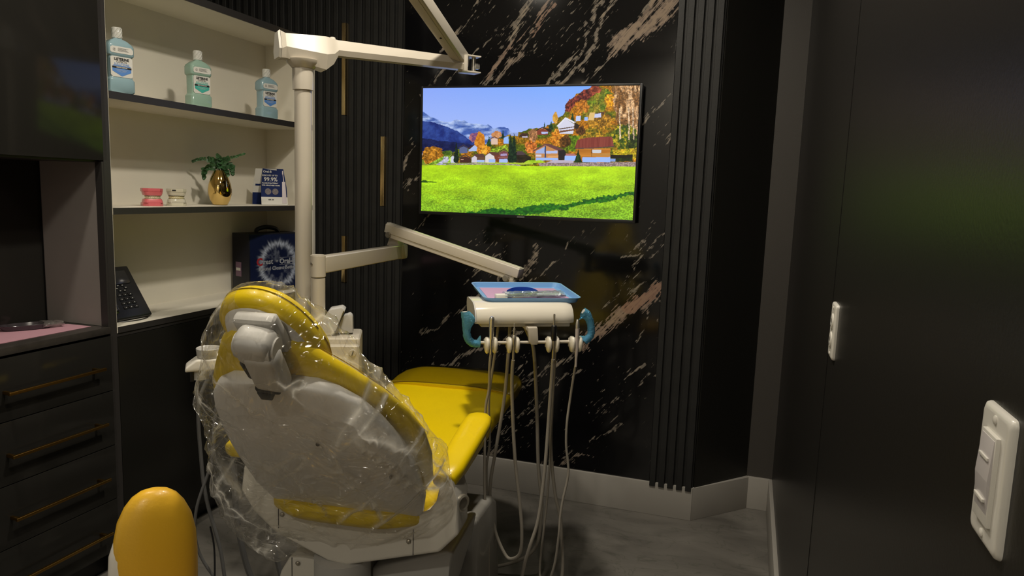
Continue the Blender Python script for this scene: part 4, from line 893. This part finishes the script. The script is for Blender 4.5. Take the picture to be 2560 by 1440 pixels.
# base: lift cover under the yoke, big housing behind, floor plate
M().prism([(-.245, .355), (-.240, .372), (-.212, .420), (-.12, .428), (.02, .430), (.03, .30), (-.23, .30)], .088, .34, 'y', .009, 3).o('lift_cover', WHITE, CH, label='white rounded cover of the lift arm')
M().prism([(.03, .415), (.245, .492), (.262, .488), (.250, .42), (.215, .28), (.03, .28)], .10, .36, 'y', .008, 3).o('lift_cover', WHITE2, CH, label='grey right half of the lift cover')
M().bb(-.205, -.2034, .0868, .0885, .32, .418).o('panel_joint', INK, CH)
M().sph((-.185, .084, .405), .0065, (1, .6, 1)).o('screw', STEEL, CH)
M().lathe([(.075, .40), (.075, .475), (.06, .48)], c=(-.03, .04, 0)).o('swivel_collar', WHITE2, CH)
M().prism([(.37, .05), (.37, .455), (.40, .462), (.60, .44), (.66, .40), (.74, .08)], -.02, .262, 'x', .018, 3).o('base_housing', mat('grey_housing', (.30, .29, .27), .35, coat=.2), CH, label='grey base housing')
M().loft([[(x, y+.30, z) for x, y in rrect(0, 0, a, .42, .10, 6)] for z, a in ((0, .30), (.045, .30), (.06, .28), (.065, .24))]).o('floor_plate', mat('grey_housing', (0, 0, 0)), CH)
M().box((.05, .22, .18), (.20, .24, .28), .02).o('lift_column', WHITE2, CH)

# ------------------------------------------------------------------ clear bag over the back
def smooth_interp(tab, v):
    for (v0, *a), (v1, *b) in zip(tab, tab[1:]):
        if v <= v1:
            t = (v-v0)/(v1-v0); t = t*t*(3-2*t)*.5+t*.5; return [p*(1-t)+q*t for p, q in zip(a, b)]
    return list(tab[-1][1:])
# v, xl, xr, nback, nfront   (back frame)
BT = [(-.330, -.33, -.18, -.015, .02), (-.31, -.38, -.06, -.045, .05), (-.25, -.405, .02, -.06, .07), (-.14, -.415, .12, -.07, .09), (.00, -.395, .225, -.07, .10), (.09, -.370, .275, -.07, .105), (.18, -.335, .292, -.06, .105), (.26, -.305, .300, -.05, .10), (.34, -.265, .298, -.048, .10),
      (.41, -.245, .282, -.045, .10), (.47, -.238, .262, -.045, .10), (.53, -.215, .236, -.045, .10), (.58, -.185, .205, -.05, .11), (.63, -.150, .178, -.048, .12), (.68, -.120, .158, -.045, .12), (.73, -.095, .135, -.035, .12), (.77, -.065, .112, -.01, .11), (.80, -.030, .09, .015, .095), (.825, .00, .06, .035, .075)]
NVb, NKb = 400, 460
vs = np.linspace(BT[0][0], BT[-1][0], NVb); th = np.linspace(0, 2*pi, NKb, endpoint=False)
tab = np.array([smooth_interp(BT, v) for v in vs])
xl, xr, nb, nf = tab.T
cx_ = ((xl+xr)/2)[:, None]; hx_ = ((xr-xl)/2)[:, None]; cn = ((nb+nf)/2)[:, None]; hn = ((nf-nb)/2)[:, None]
ct = np.cos(th)[None]; st_ = np.sin(th)[None]
Xb = cx_+hx_*np.sign(ct)*np.abs(ct)**(2/2.6); Nb = cn+hn*np.sign(st_)*np.abs(st_)**(2/2.2); Wb = vs[:, None]+0*ct
def ridged(a, b, sd, o=4): return 1-np.abs(fbm(a, b, o, sd)-.5)*4
sgn = np.where(st_ > 0, 1.0, -1.0)+0*Wb
off = sgn*7.3
r_ = Wb*.8+Xb*.6; q_ = -Wb*.6+Xb*.8
def crease(a, b, sd, o=3, k=1.0):
    f_ = np.abs(fbm(a, b, o, sd)-.5)*2; return np.exp(-f_*9*k)
wr = .013*(fbm(r_*4+off, q_*6, 2, 101)-.5)*2
wr += .010*crease(r_*3.2+off, q_*13, 103)+.006*crease(r_*6+off+3, q_*24, 105)*np.clip(fbm(Xb*6+off, Wb*6, 2, 7)*2-.4, 0, 1)
wr += .008*crease(Xb*9+off, Wb*3.0+Xb*2, 113)*np.clip((Wb-.2)*3, 0, 1)
wr += .0030*crease(Xb*17+off, Wb*15, 109, 2)
nxr = ct/np.maximum(hx_, .03); nnr = st_/np.maximum(hn, .02); ln = np.hypot(nxr, nnr); Xb2 = Xb+nxr/ln*wr; Nb2 = Nb+nnr/ln*wr
Wb2 = Wb+.010*(fbm(Xb*12+off, Wb*12, 3, 117)-.5)
co = np.stack([Xb2.ravel(), Wb2.ravel(), Nb2.ravel(), np.ones(Xb2.size)]); co = (np.array(BK) @ co)[:3].T.astype(np.float32)
me = bpy.data.meshes.new('plastic_cover'); idx = np.arange(NVb*NKb).reshape(NVb, NKb); nx_ = np.roll(idx, -1, 1)
f = np.stack([idx[:-1], nx_[:-1], nx_[1:], idx[1:]], -1).reshape(-1, 4)
me.vertices.add(len(co)); me.vertices.foreach_set('co', co.ravel()); me.loops.add(f.size); me.loops.foreach_set('vertex_index', f.ravel().astype(np.int32))
me.polygons.add(len(f)); me.polygons.foreach_set('loop_start', np.arange(0, f.size, 4, dtype=np.int32)); me.update(calc_edges=True); me.validate()
me.polygons.foreach_set('use_smooth', [True]*len(me.polygons)); me.materials.append(FILM)
cr_ = np.exp(-np.abs(fbm(r_*2.6+off, q_*11, 2, 201)-.5)*42)*np.clip(fbm(r_*5+off, q_*5, 2, 203)*4-1.4, 0, 1)  # whitened creases of the film, painted pale to double as its glints
cr_ = np.maximum(cr_, np.exp(-np.abs(fbm(Xb*5+off, Wb*4+Xb*3, 2, 205)-.5)*50)*np.clip(fbm(r_*6+off, q_*6, 2, 207)*4-1.5, 0, 1))
cr_ = np.maximum(cr_, .8*np.exp(-np.abs(fbm(Xb*13+off, Wb*11, 2, 209)-.5)*70)*np.clip(fbm(r_*8+off, q_*8, 2, 211)*5-2.6, 0, 1))
cl = np.ones((cr_.size, 4), np.float32); cl[:, :3] = cr_.reshape(-1, 1)
ca = me.color_attributes.new('Col', 'FLOAT_COLOR', 'POINT'); ca.data.foreach_set('color', cl.ravel())
bag = bpy.data.objects.new('plastic_cover', me); COL.objects.link(bag); bag.location = CH.location; bag.rotation_euler = CH.rotation_euler
tag(bag, 'crinkled clear plastic bag pulled over the headrest and backrest of the yellow chair', 'plastic bag')

# ------------------------------------------------------------------ lamp column
LP = thing('dental_lamp_column', 'tall cream lamp column with a horizontal arm and a raised second arm', 'lamp column', (-1.462, 2.142, 0))
CREAM = mat('cream_enamel', (.53, .485, .41), .34, coat=.25, var=.02, vscale=3)
M().cyl((0, 0, .0), (0, 0, 1.80), .0285, seg=40).o('pole', CREAM, LP)
M().lathe([(.034, 1.775), (.0345, 1.79), (.0345, 1.845), (.034, 1.85)], seg=40).o('collar', CREAM, LP)
M().lathe([(.10, 0), (.10, .02), (.045, .05), (.03, .10)], seg=32).o('pole_base', CREAM, LP)
az = radians(48)   # arm direction: local +x turned
A = Matrix.Rotation(az, 4, 'Z')
hd_ = M()
# head block: hexagonal section swept along arm
def hexring(x, hw, zt, zm, zb, ch=.35): return [(x, -hw*.50, zt), (x, hw*.50, zt), (x, hw, zm), (x, hw*.72, zb), (x, -hw*.72, zb), (x, -hw, zm)]
hd_.loft([hexring(-.060, .034, 1.950, 1.905, 1.87), hexring(-.078, .050, 1.955, 1.895, 1.868)][::-1]+[hexring(.070, .050, 1.955, 1.893, 1.845), hexring(.098, .036, 1.952, 1.90, 1.868), hexring(.115, .028, 1.950, 1.915, 1.898), hexring(.60, .024, 1.950, 1.925, 1.905)], mx=A)
hd_.o('horizontal_arm', CREAM, LP, smooth=25)
m = M(); m.prism([(-.052, 1.957), (.052, 1.957)][0:1]+[(.026, 1.957), (.052, 1.896), (.036, 1.868), (-.036, 1.868), (-.052, 1.896), (-.026, 1.957)][0:6], -.084, -.078, 'x') if False else m.loft([hexring(-.086, .047, 1.952, 1.895, 1.870), hexring(-.0795, .052, 1.957, 1.895, 1.866)], mx=A); m.o('end_cap', WHITE, LP)
M().lathe([(.036, 1.845), (.052, 1.862), (.055, 1.872)], seg=40).o('neck_flare', CREAM, LP)
m = M(); m.lathe([(.010, 1.953), (.010, 1.958), (.006, 1.960)], c=tuple(A @ Vector((.10, 0, 0)))); m.o('arm_button', WHITE, LP)
J = A @ Vector((.605, 0, 1.93))
m = M(); m.bb(.585, .655, -.028, .028, 1.955, 1.960, .001); m.bb(.585, .655, -.028, .028, 1.897, 1.902, .001); m.bb(.585, .60, -.028, .028, 1.897, 1.96, .001); m.bm.transform(A); m.o('fork', CREAM, LP)
m = M(); m.cyl((.638, 0, 1.899), (.638, 0, 1.958), .008); m.bb(.640, .660, -.010, .010, 1.915, 1.935, .003); m.bm.transform(A); m.o('fork_pin', CHROME, LP)
# second arm rises toward the camera side
J2 = Vector((.385, .462, 1.945)); E2 = Vector((.404, -.142, 2.13))
d2 = E2-J2
m = M(); m.beam(J2-d2*.02, E2, .050, .052, .010); m.o('raised_arm', CREAM, LP)
m = M(); m.beam(J2+d2*.0+Vector((0, 0, -.027)), E2+Vector((0, 0, -.027)), .026, .006, .002); m.o('arm_inlay', CREAM, LP)
for t in (.06, .36):
    p = J2+d2*t; M().cyl(p+Vector((.0, .0, -.033)), p+Vector((0, 0, -.025)), .0042, seg=12).o('screw', INK, LP)

# ------------------------------------------------------------------ delivery unit
DU = thing('delivery_unit', 'cream dental delivery unit: post, elbow arm, sloping arm and instrument head', 'dental unit', (0, 0, 0))
DR_ = radians(31); DM = Matrix.Translation((-.735, 2.36, 0)) @ Matrix.Rotation(DR_, 4, 'Z')
def D(*p): return DM @ Vector(p)
P0 = Vector((-1.349, 2.057, 0))
M().cyl(P0+Vector((0, 0, .45)), P0+Vector((0, 0, 1.155)), .0235, seg=36).o('post', CREAM, DU)
el = M(); el.cyl(P0+Vector((0, 0, 1.157)), P0+Vector((0, 0, 1.232)), .0250, seg=36, bev=.003)
el.beam(P0+Vector((0, .015, 1.198)), (-1.378, 2.700, 1.198), .044, .056, .006)
el.box((-1.378, 2.70, 1.198), (.052, .06, .062), .012)
el.prism([(-.028, 1.225), (.028, 1.225), (.014, 1.262), (-.014, 1.262)], -.026, .026, 'y', .002, mx=Matrix.Translation((-1.383, 2.675, 0)))
el.o('elbow_arm', CREAM, DU)
M().cyl(P0+Vector((-.009, -.026, 1.203)), P0+Vector((-.008, -.022, 1.203)), .0045).o('elbow_screw', STEEL, DU)
S0 = Vector((-1.40, 2.640, 1.298)); S1 = Vector((-.802, 2.562, 1.158)); ds = (S1-S0).normalized()
sa = M(); sa.beam(S0, S1, .050, .036, .004); sa.beam(S0+Vector((0, 0, .016)), S1+Vector((0, 0, .016)), .026, .012, .003)
sa.o('sloping_arm', CREAM, DU)
m = M(); m.beam(S0+ds*.012+Vector((0, 0, -.026)), S1-ds*.02+Vector((0, 0, -.026)), .044, .018, .003); m.o('arm_cover', mat('cream_enamel', (0, 0, 0)), DU)
m = M(); m.cyl((-1.383, 2.66, 1.255), (-1.383, 2.66, 1.285), .012); m.o('arm_joint', CHROME, DU)
for p in (S0+Vector((.02, -.030, -.028)), S1+Vector((-.045, -.030, -.020))):
    m = M(); m.cyl(p+Vector((-.004, .012, 0)), p+Vector((-.006, -.004, 0)), .012, bev=.002); m.o('pivot_cap', STEEL, DU)
m = M(); m.cyl((-.838, 2.560, 1.03), (-.838, 2.560, 1.135), .020); m.beam(D(0, 0, 1.04), (-.838, 2.560, 1.04), .05, .02, .004); m.o('head_post', CREAM, DU)
# head hood
prof = [(-.168, 1.038), (-.171, 1.044), (-.168, 1.062), (-.158, 1.080), (-.140, 1.094), (-.110, 1.101), (-.06, 1.103), (-.02, 1.104), (.00, 1.100), (.005, 1.08), (-.01, 1.05), (-.03, 1.040)]
hm = M(); rg = []
for x, k in ((-.186, .985), (-.184, 1.0), (.105, 1.0), (.128, .985), (.143, .93), (.150, .80)):
    rg.append([(x, y*k if y < 0 else y, 1.038+(z-1.038)*(k if x > 0 else k)) for y, z in prof])
hm.loft([[tuple(DM @ Vector(p)) for p in r] for r in rg]); hm.o('head_hood', mat('gloss_cream', (.70, .66, .57), .18, coat=.6), DU, smooth=40)
m = M(); m.prism([(y*.99-.002, z) for y, z in prof], -.190, -.186, 'x'); m.bm.transform(DM); m.o('hood_end', WHITE2, DU)
m = M(); m.bb(-.165, .135, -.145, .10, 1.022, 1.039, .003); m.bm.transform(DM); m.o('head_underside', WHITE2, DU)
m = M(); m.bb(-.020, .016, -.175, -.02, 1.014, 1.028, .004); m.prism([(-.020, 1.028), (.012, 1.028), (.016, .985), (.014, .972), (-.008, .972), (-.014, .985)], -.192, -.172, 'y', .003); m.bm.transform(DM); m.o('bar_bracket', CREAM, DU)
m = M(); m.tube([D(-.206, -.17, .978), D(-.1, -.17, .976), D(.1, -.17, .976), D(.184, -.17, .978)], .0052, 12, n=4); m.o('instrument_bar', CREAM, DU)
for x in (-.139, -.066, .066, .145):
    m = M(); pr = []
    for i in range(21):
        a = radians(-60+300*i/20); pr.append(D(x+.0155*sin(a+pi/2+radians(30)), -.185-.012*cos(a+pi/2+radians(30)), .976))
    for sx in (-1, 1):
        m.loft([[tuple(D(x+sx*(.0125+px*.9), -.184+py, .973+dz)) for px, py in se(0, 0, .0100*k, .023*k, 2.4, 16)] for dz, k in ((-.028, .35), (-.022, .75), (-.009, 1.0), (.009, 1.0), (.019, .8), (.023, .5))])
    m.loft([[tuple(D(x+px, -.166+py, .974+dz)) for px, py in se(0, 0, .020, .010, 2.4, 14)] for dz in (-.014, .014)])
    m.o('instrument_holder', mat('gloss_cream', (0, 0, 0)), DU)
    m = M(); m.cyl(D(x, -.195, .968), D(x, -.1995, .968), .0045); m.o('holder_glint', mat('yellow_reflect', (.5, .4, .1), .4), DU)  # small yellow disc, its colour stands in for a reflection on the holder
def handle(pts, side):
    m = M(); m.tube([D(*p) for p in pts], [.0085, .0105, .0105, .0085], 14); h = m.o('handle', WHITE2, DU)
    m = M(); P = catmull([D(*p) for p in pts], 12); N = len(P); rings = []
    for i, p in enumerate(P):
        t = (P[min(i+1, N-1)]-P[max(i-1, 0)]).normalized(); a = Vector((0, 1, .01)); a = (a-t*t.dot(a)).normalized(); b = t.cross(a)
        f_ = i/(N-1); fl_ = .020*max(0, sin(pi*f_*2.2+.4))**2
        rings.append([tuple(p+a*(.0118+random.uniform(-.0008, .0008))*cos(q)+b*(.0125+random.uniform(-.0012, .0012)+(fl_ if sin(q)*side < -.5 else 0))*sin(q)) for q in [2*pi*k/16 for k in range(16)]])
    m.loft(rings, caps=False); m.o('barrier_sleeve', BFILM, h, label='crinkled blue plastic sleeve', smooth=25)
handle([(-.224, -.17, 1.078), (-.219, -.17, 1.040), (-.213, -.17, .995), (-.196, -.17, .976), (-.172, -.17, .974)], -1)
handle([(.170, -.17, 1.078), (.186, -.17, 1.066), (.199, -.17, 1.030), (.200, -.17, .998), (.178, -.17, .976)], 1)
m = M(); m.tube([D(0, .02, 1.03), D(.03, 0, .97), D(.054, 0, .90), D(.073, 0, .684), D(.086, 0, .488), D(.105, 0, .30), D(.08, .05, .12), D(-.1, .15, .02), D(-.35, .2, .012)], .0065, 12); m.o('umbilical_hose', HOSE, DU)

# instruments with hoses (each rests in a holder)
def instrument(name, label, body, path, r=.0048):
    T = thing(name, label, 'dental instrument', (0, 0, 0))
    body(T)
    M().tube([D(*p) for p in path], r, 10, n=7).o('hose', HOSE, T)
    return T
def b1(T):
    m = M(); m.lathe([(.0045, 0), (.0050, .015), (.0065, .045), (.0085, .085), (.0095, .105), (.0090, .112), (.0095, .116), (.0070, .122), (.001, .124)], c=D(-.141, -.198, .944), seg=24); m.o('chrome_body', CHROME, T)
    m = M(); m.bb(-.1425, -.1395, -.2085, -.205, .995, 1.03, .001); m.bm.transform(DM); m.o('buttons', STEEL, T)
instrument('air_water_syringe', 'chrome air water syringe in the leftmost holder with a grey hose', b1,
           [(-.141, -.198, .950), (-.142, -.19, .90), (-.138, -.17, .820), (-.147, -.17, .760), (-.146, -.17, .617), (-.141, -.17, .463), (-.125, -.17, .303), (-.116, -.155, .16), (-.110, -.13, .12), (-.108, -.10, .20), (-.108, -.10, .266), (-.124, -.10, .511), (-.116, -.10, .611), (-.123, -.10, .748), (-.119, -.10, .820), (-.107, -.10, .929), (-.09, -.06, 1.02)], .0045)
def b2(T):
    m = M(); m.lathe([(.0040, 0), (.0045, .05), (.0060, .052), (.0075, .072), (.0075, .080), (.0050, .086), (.0035, .088), (.0042, .092), (.0036, .096), (.0042, .100), (.0036, .104), (.0040, .108), (.0022, .112), (.0022, .124), (.0018, .126)], c=D(-.067, -.198, .918), seg=20); m.o('metal_connector', STEEL, T)
instrument('handpiece_connector', 'slim steel handpiece connector in the second holder from the left', b2,
           [(-.067, -.198, .925), (-.066, -.185, .88), (-.060, -.17, .792), (-.043, -.17, .586), (-.021, -.17, .428), (-.010, -.17, .321), (-.012, -.165, .245), (-.035, -.14, .212), (-.055, -.12, .222), (-.085, -.10, .292), (-.107, -.10, .403), (-.108, -.10, .483), (-.094, -.10, .589), (-.070, -.10, .772), (-.061, -.10, .942), (-.05, -.06, 1.02)], .0058)
def b3(T):
    m = M(); m.lathe([(.0045, 0), (.0048, .05), (.0075, .055), (.0075, .072)], c=D(.066, -.198, .915), seg=20); m.o('metal_base', STEEL, T)
    m = M(); m.lathe([(.0085, 0), (.0095, .002), (.0098, .030), (.0090, .048), (.0072, .050)], c=D(.065, -.198, .987), seg=24); m.o('motor_body', BPLAS, T, label='black motor body')
    m = M(); m.lathe([(.0036, 0), (.0036, .034), (.0028, .037)], c=D(.064, -.198, 1.037), seg=16); m.o('shaft', STEEL, T)
instrument('micromotor', 'black micromotor with a steel shaft, the tallest instrument on the bar', b3,
           [(.066, -.198, .925), (.068, -.185, .86), (.068, -.17, .711), (.061, -.17, .529), (.046, -.17, .365), (.021, -.165, .264), (.008, -.15, .187), (.010, -.12, .10), (.05, -.10, .04), (.12, -.10, .03), (.162, -.10, .109), (.150, -.10, .30), (.141, -.10, .351), (.122, -.10, .426), (.101, -.10, .580), (.098, -.10, .714), (.100, -.10, .926), (.10, -.06, 1.02)], .0060)
def b4(T):
    m = M(); m.lathe([(.0040, 0), (.0045, .03), (.0060, .045), (.0065, .060), (.0055, .075), (.0068, .110), (.0072, .128)], c=D(.1445, -.198, .898), seg=20); m.o('grip', mat('pale_grip', (.45, .40, .38), .4), T)
    m = M(); m.lathe([(.0068, 0), (.0066, .012), (.0040, .028), (.0030, .030)], c=D(.1438, -.198, 1.026), seg=20); m.o('tip', CHROME, T)
instrument('scaler_handpiece', 'pale scaler handpiece with a steel tip in the rightmost holder', b4,
           [(.1445, -.198, .905), (.144, -.185, .87), (.140, -.17, .786), (.132, -.17, .699), (.133, -.17, .62), (.145, -.17, .524), (.130, -.17, .428), (.123, -.17, .364), (.121, -.17, .298), (.116, -.15, .18), (.10, -.12, .10), (.09, -.06, .12), (.12, -.02, .4), (.13, .0, .8), (.12, .0, 1.02)], .0042)

# tray and things on it
TM = DM @ Matrix.Translation((.015, .020, 1.1045)) @ Matrix.Rotation(radians(3.5), 4, 'X')
TR = bpy.data.objects.new('instrument_tray', None); bpy.data.objects.remove(TR)
m = M()
R_ = lambda k1, k2, z, r=.025: [(x, y, z) for x, y in rrect(0, 0, .168*k1, .140*k2, r, 6)]
m.loft([R_(.94, .94, 0), R_(.975, .978, .0150), R_(1.0, 1.0, .0165), R_(1.0, 1.0, .0180), R_(.968, .968, .0172), R_(.930, .930, .0022)])
m.bm.transform(TM); tag(m.o('instrument_tray', BLUET), 'light blue plastic tray on top of the delivery head', 'tray')
m = M(); m.prism([(-.142, -.102), (.100, -.112), (.145, -.085), (.135, .100), (-.140, .108)], .0026, .0034, 'z'); m.bm.transform(TM)
tag(m.o('tray_paper', LILAC), 'lilac paper sheet lining the blue tray', 'paper')
m = M()
ar = [(-.056+.112*i/12, .020+.012*sin(pi*i/12)) for i in range(13)]
m.prism([(x, y) for x, y in ar]+[(x, y-.0025) for x, y in ar[::-1]], .0036, .020, 'z')
for v in m.bm.verts:
    if v.co.z > .01: v.co.z -= .010*abs(v.co.x/.056)**3
m.prism([(x, y) for x, y in ar]+[(.045, -.035), (-.045, -.035)], .0036, .0052, 'z', .0004)
m.bm.transform(TM @ Matrix.Translation((.0, .01, 0))); tag(m.o('bite_tray', NAVY), 'dark blue curved plastic piece standing on the tray paper', 'dental tray')
PO = thing('instrument_pouch', 'clear pouch of wrapped instruments lying on the tray', 'pouch')
m = M(); m.box((-.098, -.075, .011), (.040, .026, .014), .004, rot=(0, 0, .15), seg=2); m.bm.transform(TM); m.o('white_cap_end', WPAPER, PO)
m = M()
m.cyl((-.085, -.072, .010), (.030, -.040, .010), .0035); m.cyl((-.085, -.066, .013), (.040, -.025, .013), .0022); m.cyl((-.06, -.080, .008), (.10, -.05, .009), .0028); m.bm.transform(TM); m.o('steel_tools', STEEL, PO)
m = M(); m.cyl((.03, -.055, .012), (.115, -.060, .012), .005, bev=.001); m.bm.transform(TM); m.o('white_tube', WHITE, PO)
m = M(); m.cyl((.05, .0, .008), (.135, -.055, .008), .002); m.cyl((.05, .0, .008), (.046, .004, .012), .004); m.bm.transform(TM); m.o('dark_tool', BPLAS, PO)
rs = []
for i in range(26):
    t = i/25; rs.append([tuple(TM @ Vector((-.085+.215*t+random.uniform(-.002, .002), -.058+.022*t+.030*cos(q)+random.uniform(-.002, .002), .0130+.0085*sin(q)*(1 if sin(q) > 0 else .8)+random.uniform(-.0016, .0016)))) for q in [2*pi*k/16 for k in range(16)]])
m = M(); m.loft(rs, caps=False); m.o('clear_film', film_material('pale_blue_pouch_film', tint=(.85, .95, 1), milk=.16, tcol=(.8, .9, .95)), PO, smooth=12)

# ------------------------------------------------------------------ junction cabinet behind the chair
JM = radians(27)
JB = thing('utility_box', 'cream utility box between the posts and the chair with a rounded slotted cover', 'utility box', (-1.25, 2.10, 0), JM)
m = M(); m.box((-.050, .05, .74), (.165, .17, .44), .012, seg=3); m.o('box_body', CREAM, JB)
m = M(); m.box((-.038, -.048, .74), (.140, .030, .40), .008, seg=3); m.o('front_cover', CREAM, JB)
m = M(); m.lathe([(.0125, 0), (.0125, .003), (.0105, .0045)], c=(.010, -.061, .915), mx=Matrix.Rotation(radians(90), 4, 'X')); m.o('slot_disc', CREAM, JB)
m = M(); m.box((.010, -.067, .915), (.003, .003, .018), .0005, rot=(0, .3, 0)); m.o('slot', INK, JB)
m = M(); m.prism([(-.112, .965), (-.112, .985), (-.070, 1.050), (-.030, 1.058), (-.018, 1.048), (-.052, .985), (-.058, .965)], -.03, .04, 'y', .005, mx=Matrix.Translation((0, .02, 0))); m.prism([(-.055, .965), (-.028, 1.025), (-.004, 1.033), (.004, 1.024), (.006, .965)], .02, .06, 'y', .005); m.o('arm_hinge', WHITE2, JB, label='angled grey hinge block on the lid')
m = M(); m.box((-.05, .06, .28), (.14, .16, .56), .02); m.o('pedestal', WHITE2, JB)

# assistant side: cup holder tray and hoses
CU = thing('cup_filler', 'white cup filler and spittoon arm at the left of the chair', 'cup filler', (-1.52, 1.73, 0), radians(41))
m = M(); m.prism([(-.062, .900), (-.060, .914), (-.030, .936), (.10, .936), (.10, .905)], -.035, .035, 'y', .006, 3); m.o('tray_arm', WHITE, CU)
m = M(); m.lathe([(.030, .936), (.034, .942), (.036, .964), (.0345, .966), (.031, .962), (.029, .945), (.001, .944)], c=(.005, .0, 0)); m.o('cup_ring', WHITE2, CU)
m = M(); m.tube([(.050, .01, .93), (.052, .01, .975), (.056, .0, .985), (.040, -.01, .982)], .010, 12); m.o('spout', WHITE2, CU)
m = M(); m.cyl((.07, .0, .80), (.07, 0, .925), .022); m.cyl((-.02, .0, .872), (-.02, 0, .905), .024); m.cyl((.04, -.02, .82), (.04, -.02, .90), .02); m.o('support', WHITE2, CU)
m = M(); m.bb(-.048, -.038, -.02, .0, .868, .902, .001); m.o('black_tip', BPLAS, CU)
m = M(); m.beam((.09, .02, .86), (.24, .16, .84), .03, .03, .008); m.o('swing_arm', WHITE2, CU)
def wire(pts, r, mt, name, label):
    tag(M().tube(pts, r, 10).o(name, mt), label, 'hose', None)
Wp = lambda *p: p
wire([(-1.60, 1.87, .88), (-1.642, 1.829, .76), (-1.641, 1.830, .56), (-1.630, 1.838, .42), (-1.600, 1.86, .25), (-1.585, 1.875, .10), (-1.56, 1.92, .012), (-1.45, 2.0, .012)], .006, HOSED, 'suction_hose', 'outermost grey suction hose hanging left of the chair, in front of the black doors')
wire([(-1.58, 1.86, .88), (-1.600, 1.85, .70), (-1.615, 1.845, .55), (-1.655, 1.815, .38), (-1.650, 1.83, .22), (-1.56, 1.9, .05), (-1.45, 1.98, .02)], .005, HOSED, 'suction_hose', 'thin grey hose crossing behind the outermost one left of the chair')
wire([(-1.50, 1.90, .80), (-1.555, 1.89, .62), (-1.560, 1.89, .45), (-1.555, 1.90, .30), (-1.530, 1.92, .14), (-1.48, 1.95, .02)], .010, HOSED, 'suction_hose', 'thick dark hose seen through the left edge of the plastic bag')
wire([(-1.40, 1.95, .70), (-1.46, 1.96, .50), (-1.47, 1.96, .30), (-1.44, 1.98, .10), (-1.40, 2.0, .02)], .009, HOSED, 'suction_hose', 'dark hose nearest the yoke, reaching the floor behind the bag')
wire([(-1.62, 1.84, .33), (-1.61, 1.845, .25), (-1.60, 1.83, .12), (-1.59, 1.80, .006), (-1.55, 1.74, .006)], .003, BPLAS, 'power_cord', 'thin black cord dropping to the floor beside the stool')

# ------------------------------------------------------------------ stool (close, lower left)
ST = thing('assistant_stool', 'stool with a mustard yellow back pad close at the lower left', 'stool', (-.955, .95, 0), radians(45))
rg = []
for z, a, b in ((.56, .012, .01), (.565, .030, .02), (.59, .048, .030), (.66, .060, .036), (.75, .067, .038), (.80, .0675, .038), (.84, .0655, .036), (.872, .059, .033), (.896, .048, .028), (.912, .036, .021), (.921, .023, .014), (.925, .010, .006)):
    rg.append([(x+.0, y, z) for x, y in se(0, 0, a, b, 2.3, 32)])
M().loft(rg).o('back_pad', YEL2, ST, smooth=60)
rg = []
for z, a, b in ((.545, .015, .010), (.56, .042, .022), (.66, .062, .036), (.75, .064, .038), (.81, .060, .036), (.835, .052, .028), (.845, .03, .012)):
    rg.append([(x-.014, y+.006, z) for x, y in se(0, 0, a, b, 2.3, 32)])
M().loft(rg).o('back_shell', WHITE, ST, smooth=60)
m = M(); m.tube([(0, .03, .60), (.0, .05, .50), (.0, -.02, .44), (.0, -.15, .42)], .012, 12); m.o('back_stem', STEEL, ST)
M().lathe([(.16, .40), (.19, .42), (.19, .455), (.16, .475), (.05, .48)], c=(0, -.25, 0), seg=40).o('seat', YEL2, ST, smooth=60)
M().lathe([(.17, .385), (.19, .40), (.19, .42)], c=(0, -.25, 0), seg=40).o('seat_pan', WHITE2, ST)
M().cyl((0, -.25, .08), (0, -.25, .40), .025).o('gas_column', CHROME, ST)
for i in range(5):
    a = 2*pi*i/5+.3; p = Vector((.25*cos(a), -.25+.25*sin(a), .055))
    M().beam((0, -.25, .085), p, .04, .022, .005).o('leg', STEEL, ST)
    M().cyl(p+Vector((-.01, 0, -.027)), p+Vector((.01, 0, -.027)), .027, seg=20).o('caster', BPLAS, ST)

# ------------------------------------------------------------------ lights
def downlight(x, y, power, size, label, col=(1, .91, .76), spread=170):
    T = thing('ceiling_light', label, 'ceiling light', (x, y, H))
    M().lathe([(size/2+.02, 0), (size/2+.02, -.006), (size/2+.002, -.010), (size/2, -.004), (size/2, 0)]).o('trim_ring', WHITE, T)
    M().lathe([(size/2, -.004), (size/2, -.0045)]).o('diffuser', mat('lit_diffuser', (.8, .8, .8), .5, emit=(1, .86, .62, 6)), T)
    L = bpy.data.lights.new('light', 'AREA'); L.shape = 'DISK'; L.size = size; L.energy = power; L.color = col; L.spread = radians(spread)
    o = bpy.data.objects.new('lamp_bulb', L); COL.objects.link(o); o.location = (x, y, H-.014)
    return o
downlight(-.70, 1.90, 29, .14, 'round ceiling light above the delivery head')
downlight(-1.62, 1.10, 11, .14, 'round ceiling light above the tall cabinet')
downlight(-.40, 1.0, 9, .14, 'round ceiling light nearest the right wall')
downlight(-.55, -1.2, 19, .14, 'round ceiling light behind the camera')
w = bpy.data.worlds.new('World'); SC.world = w; w.use_nodes = True
w.node_tree.nodes['Background'].inputs[0].default_value = (.9, .85, .8, 1); w.node_tree.nodes['Background'].inputs[1].default_value = .0
SC.cycles.transparent_max_bounces = 24
SC.cycles.sample_clamp_indirect = 4.0
SC.cycles.caustics_reflective = False; SC.cycles.caustics_refractive = False
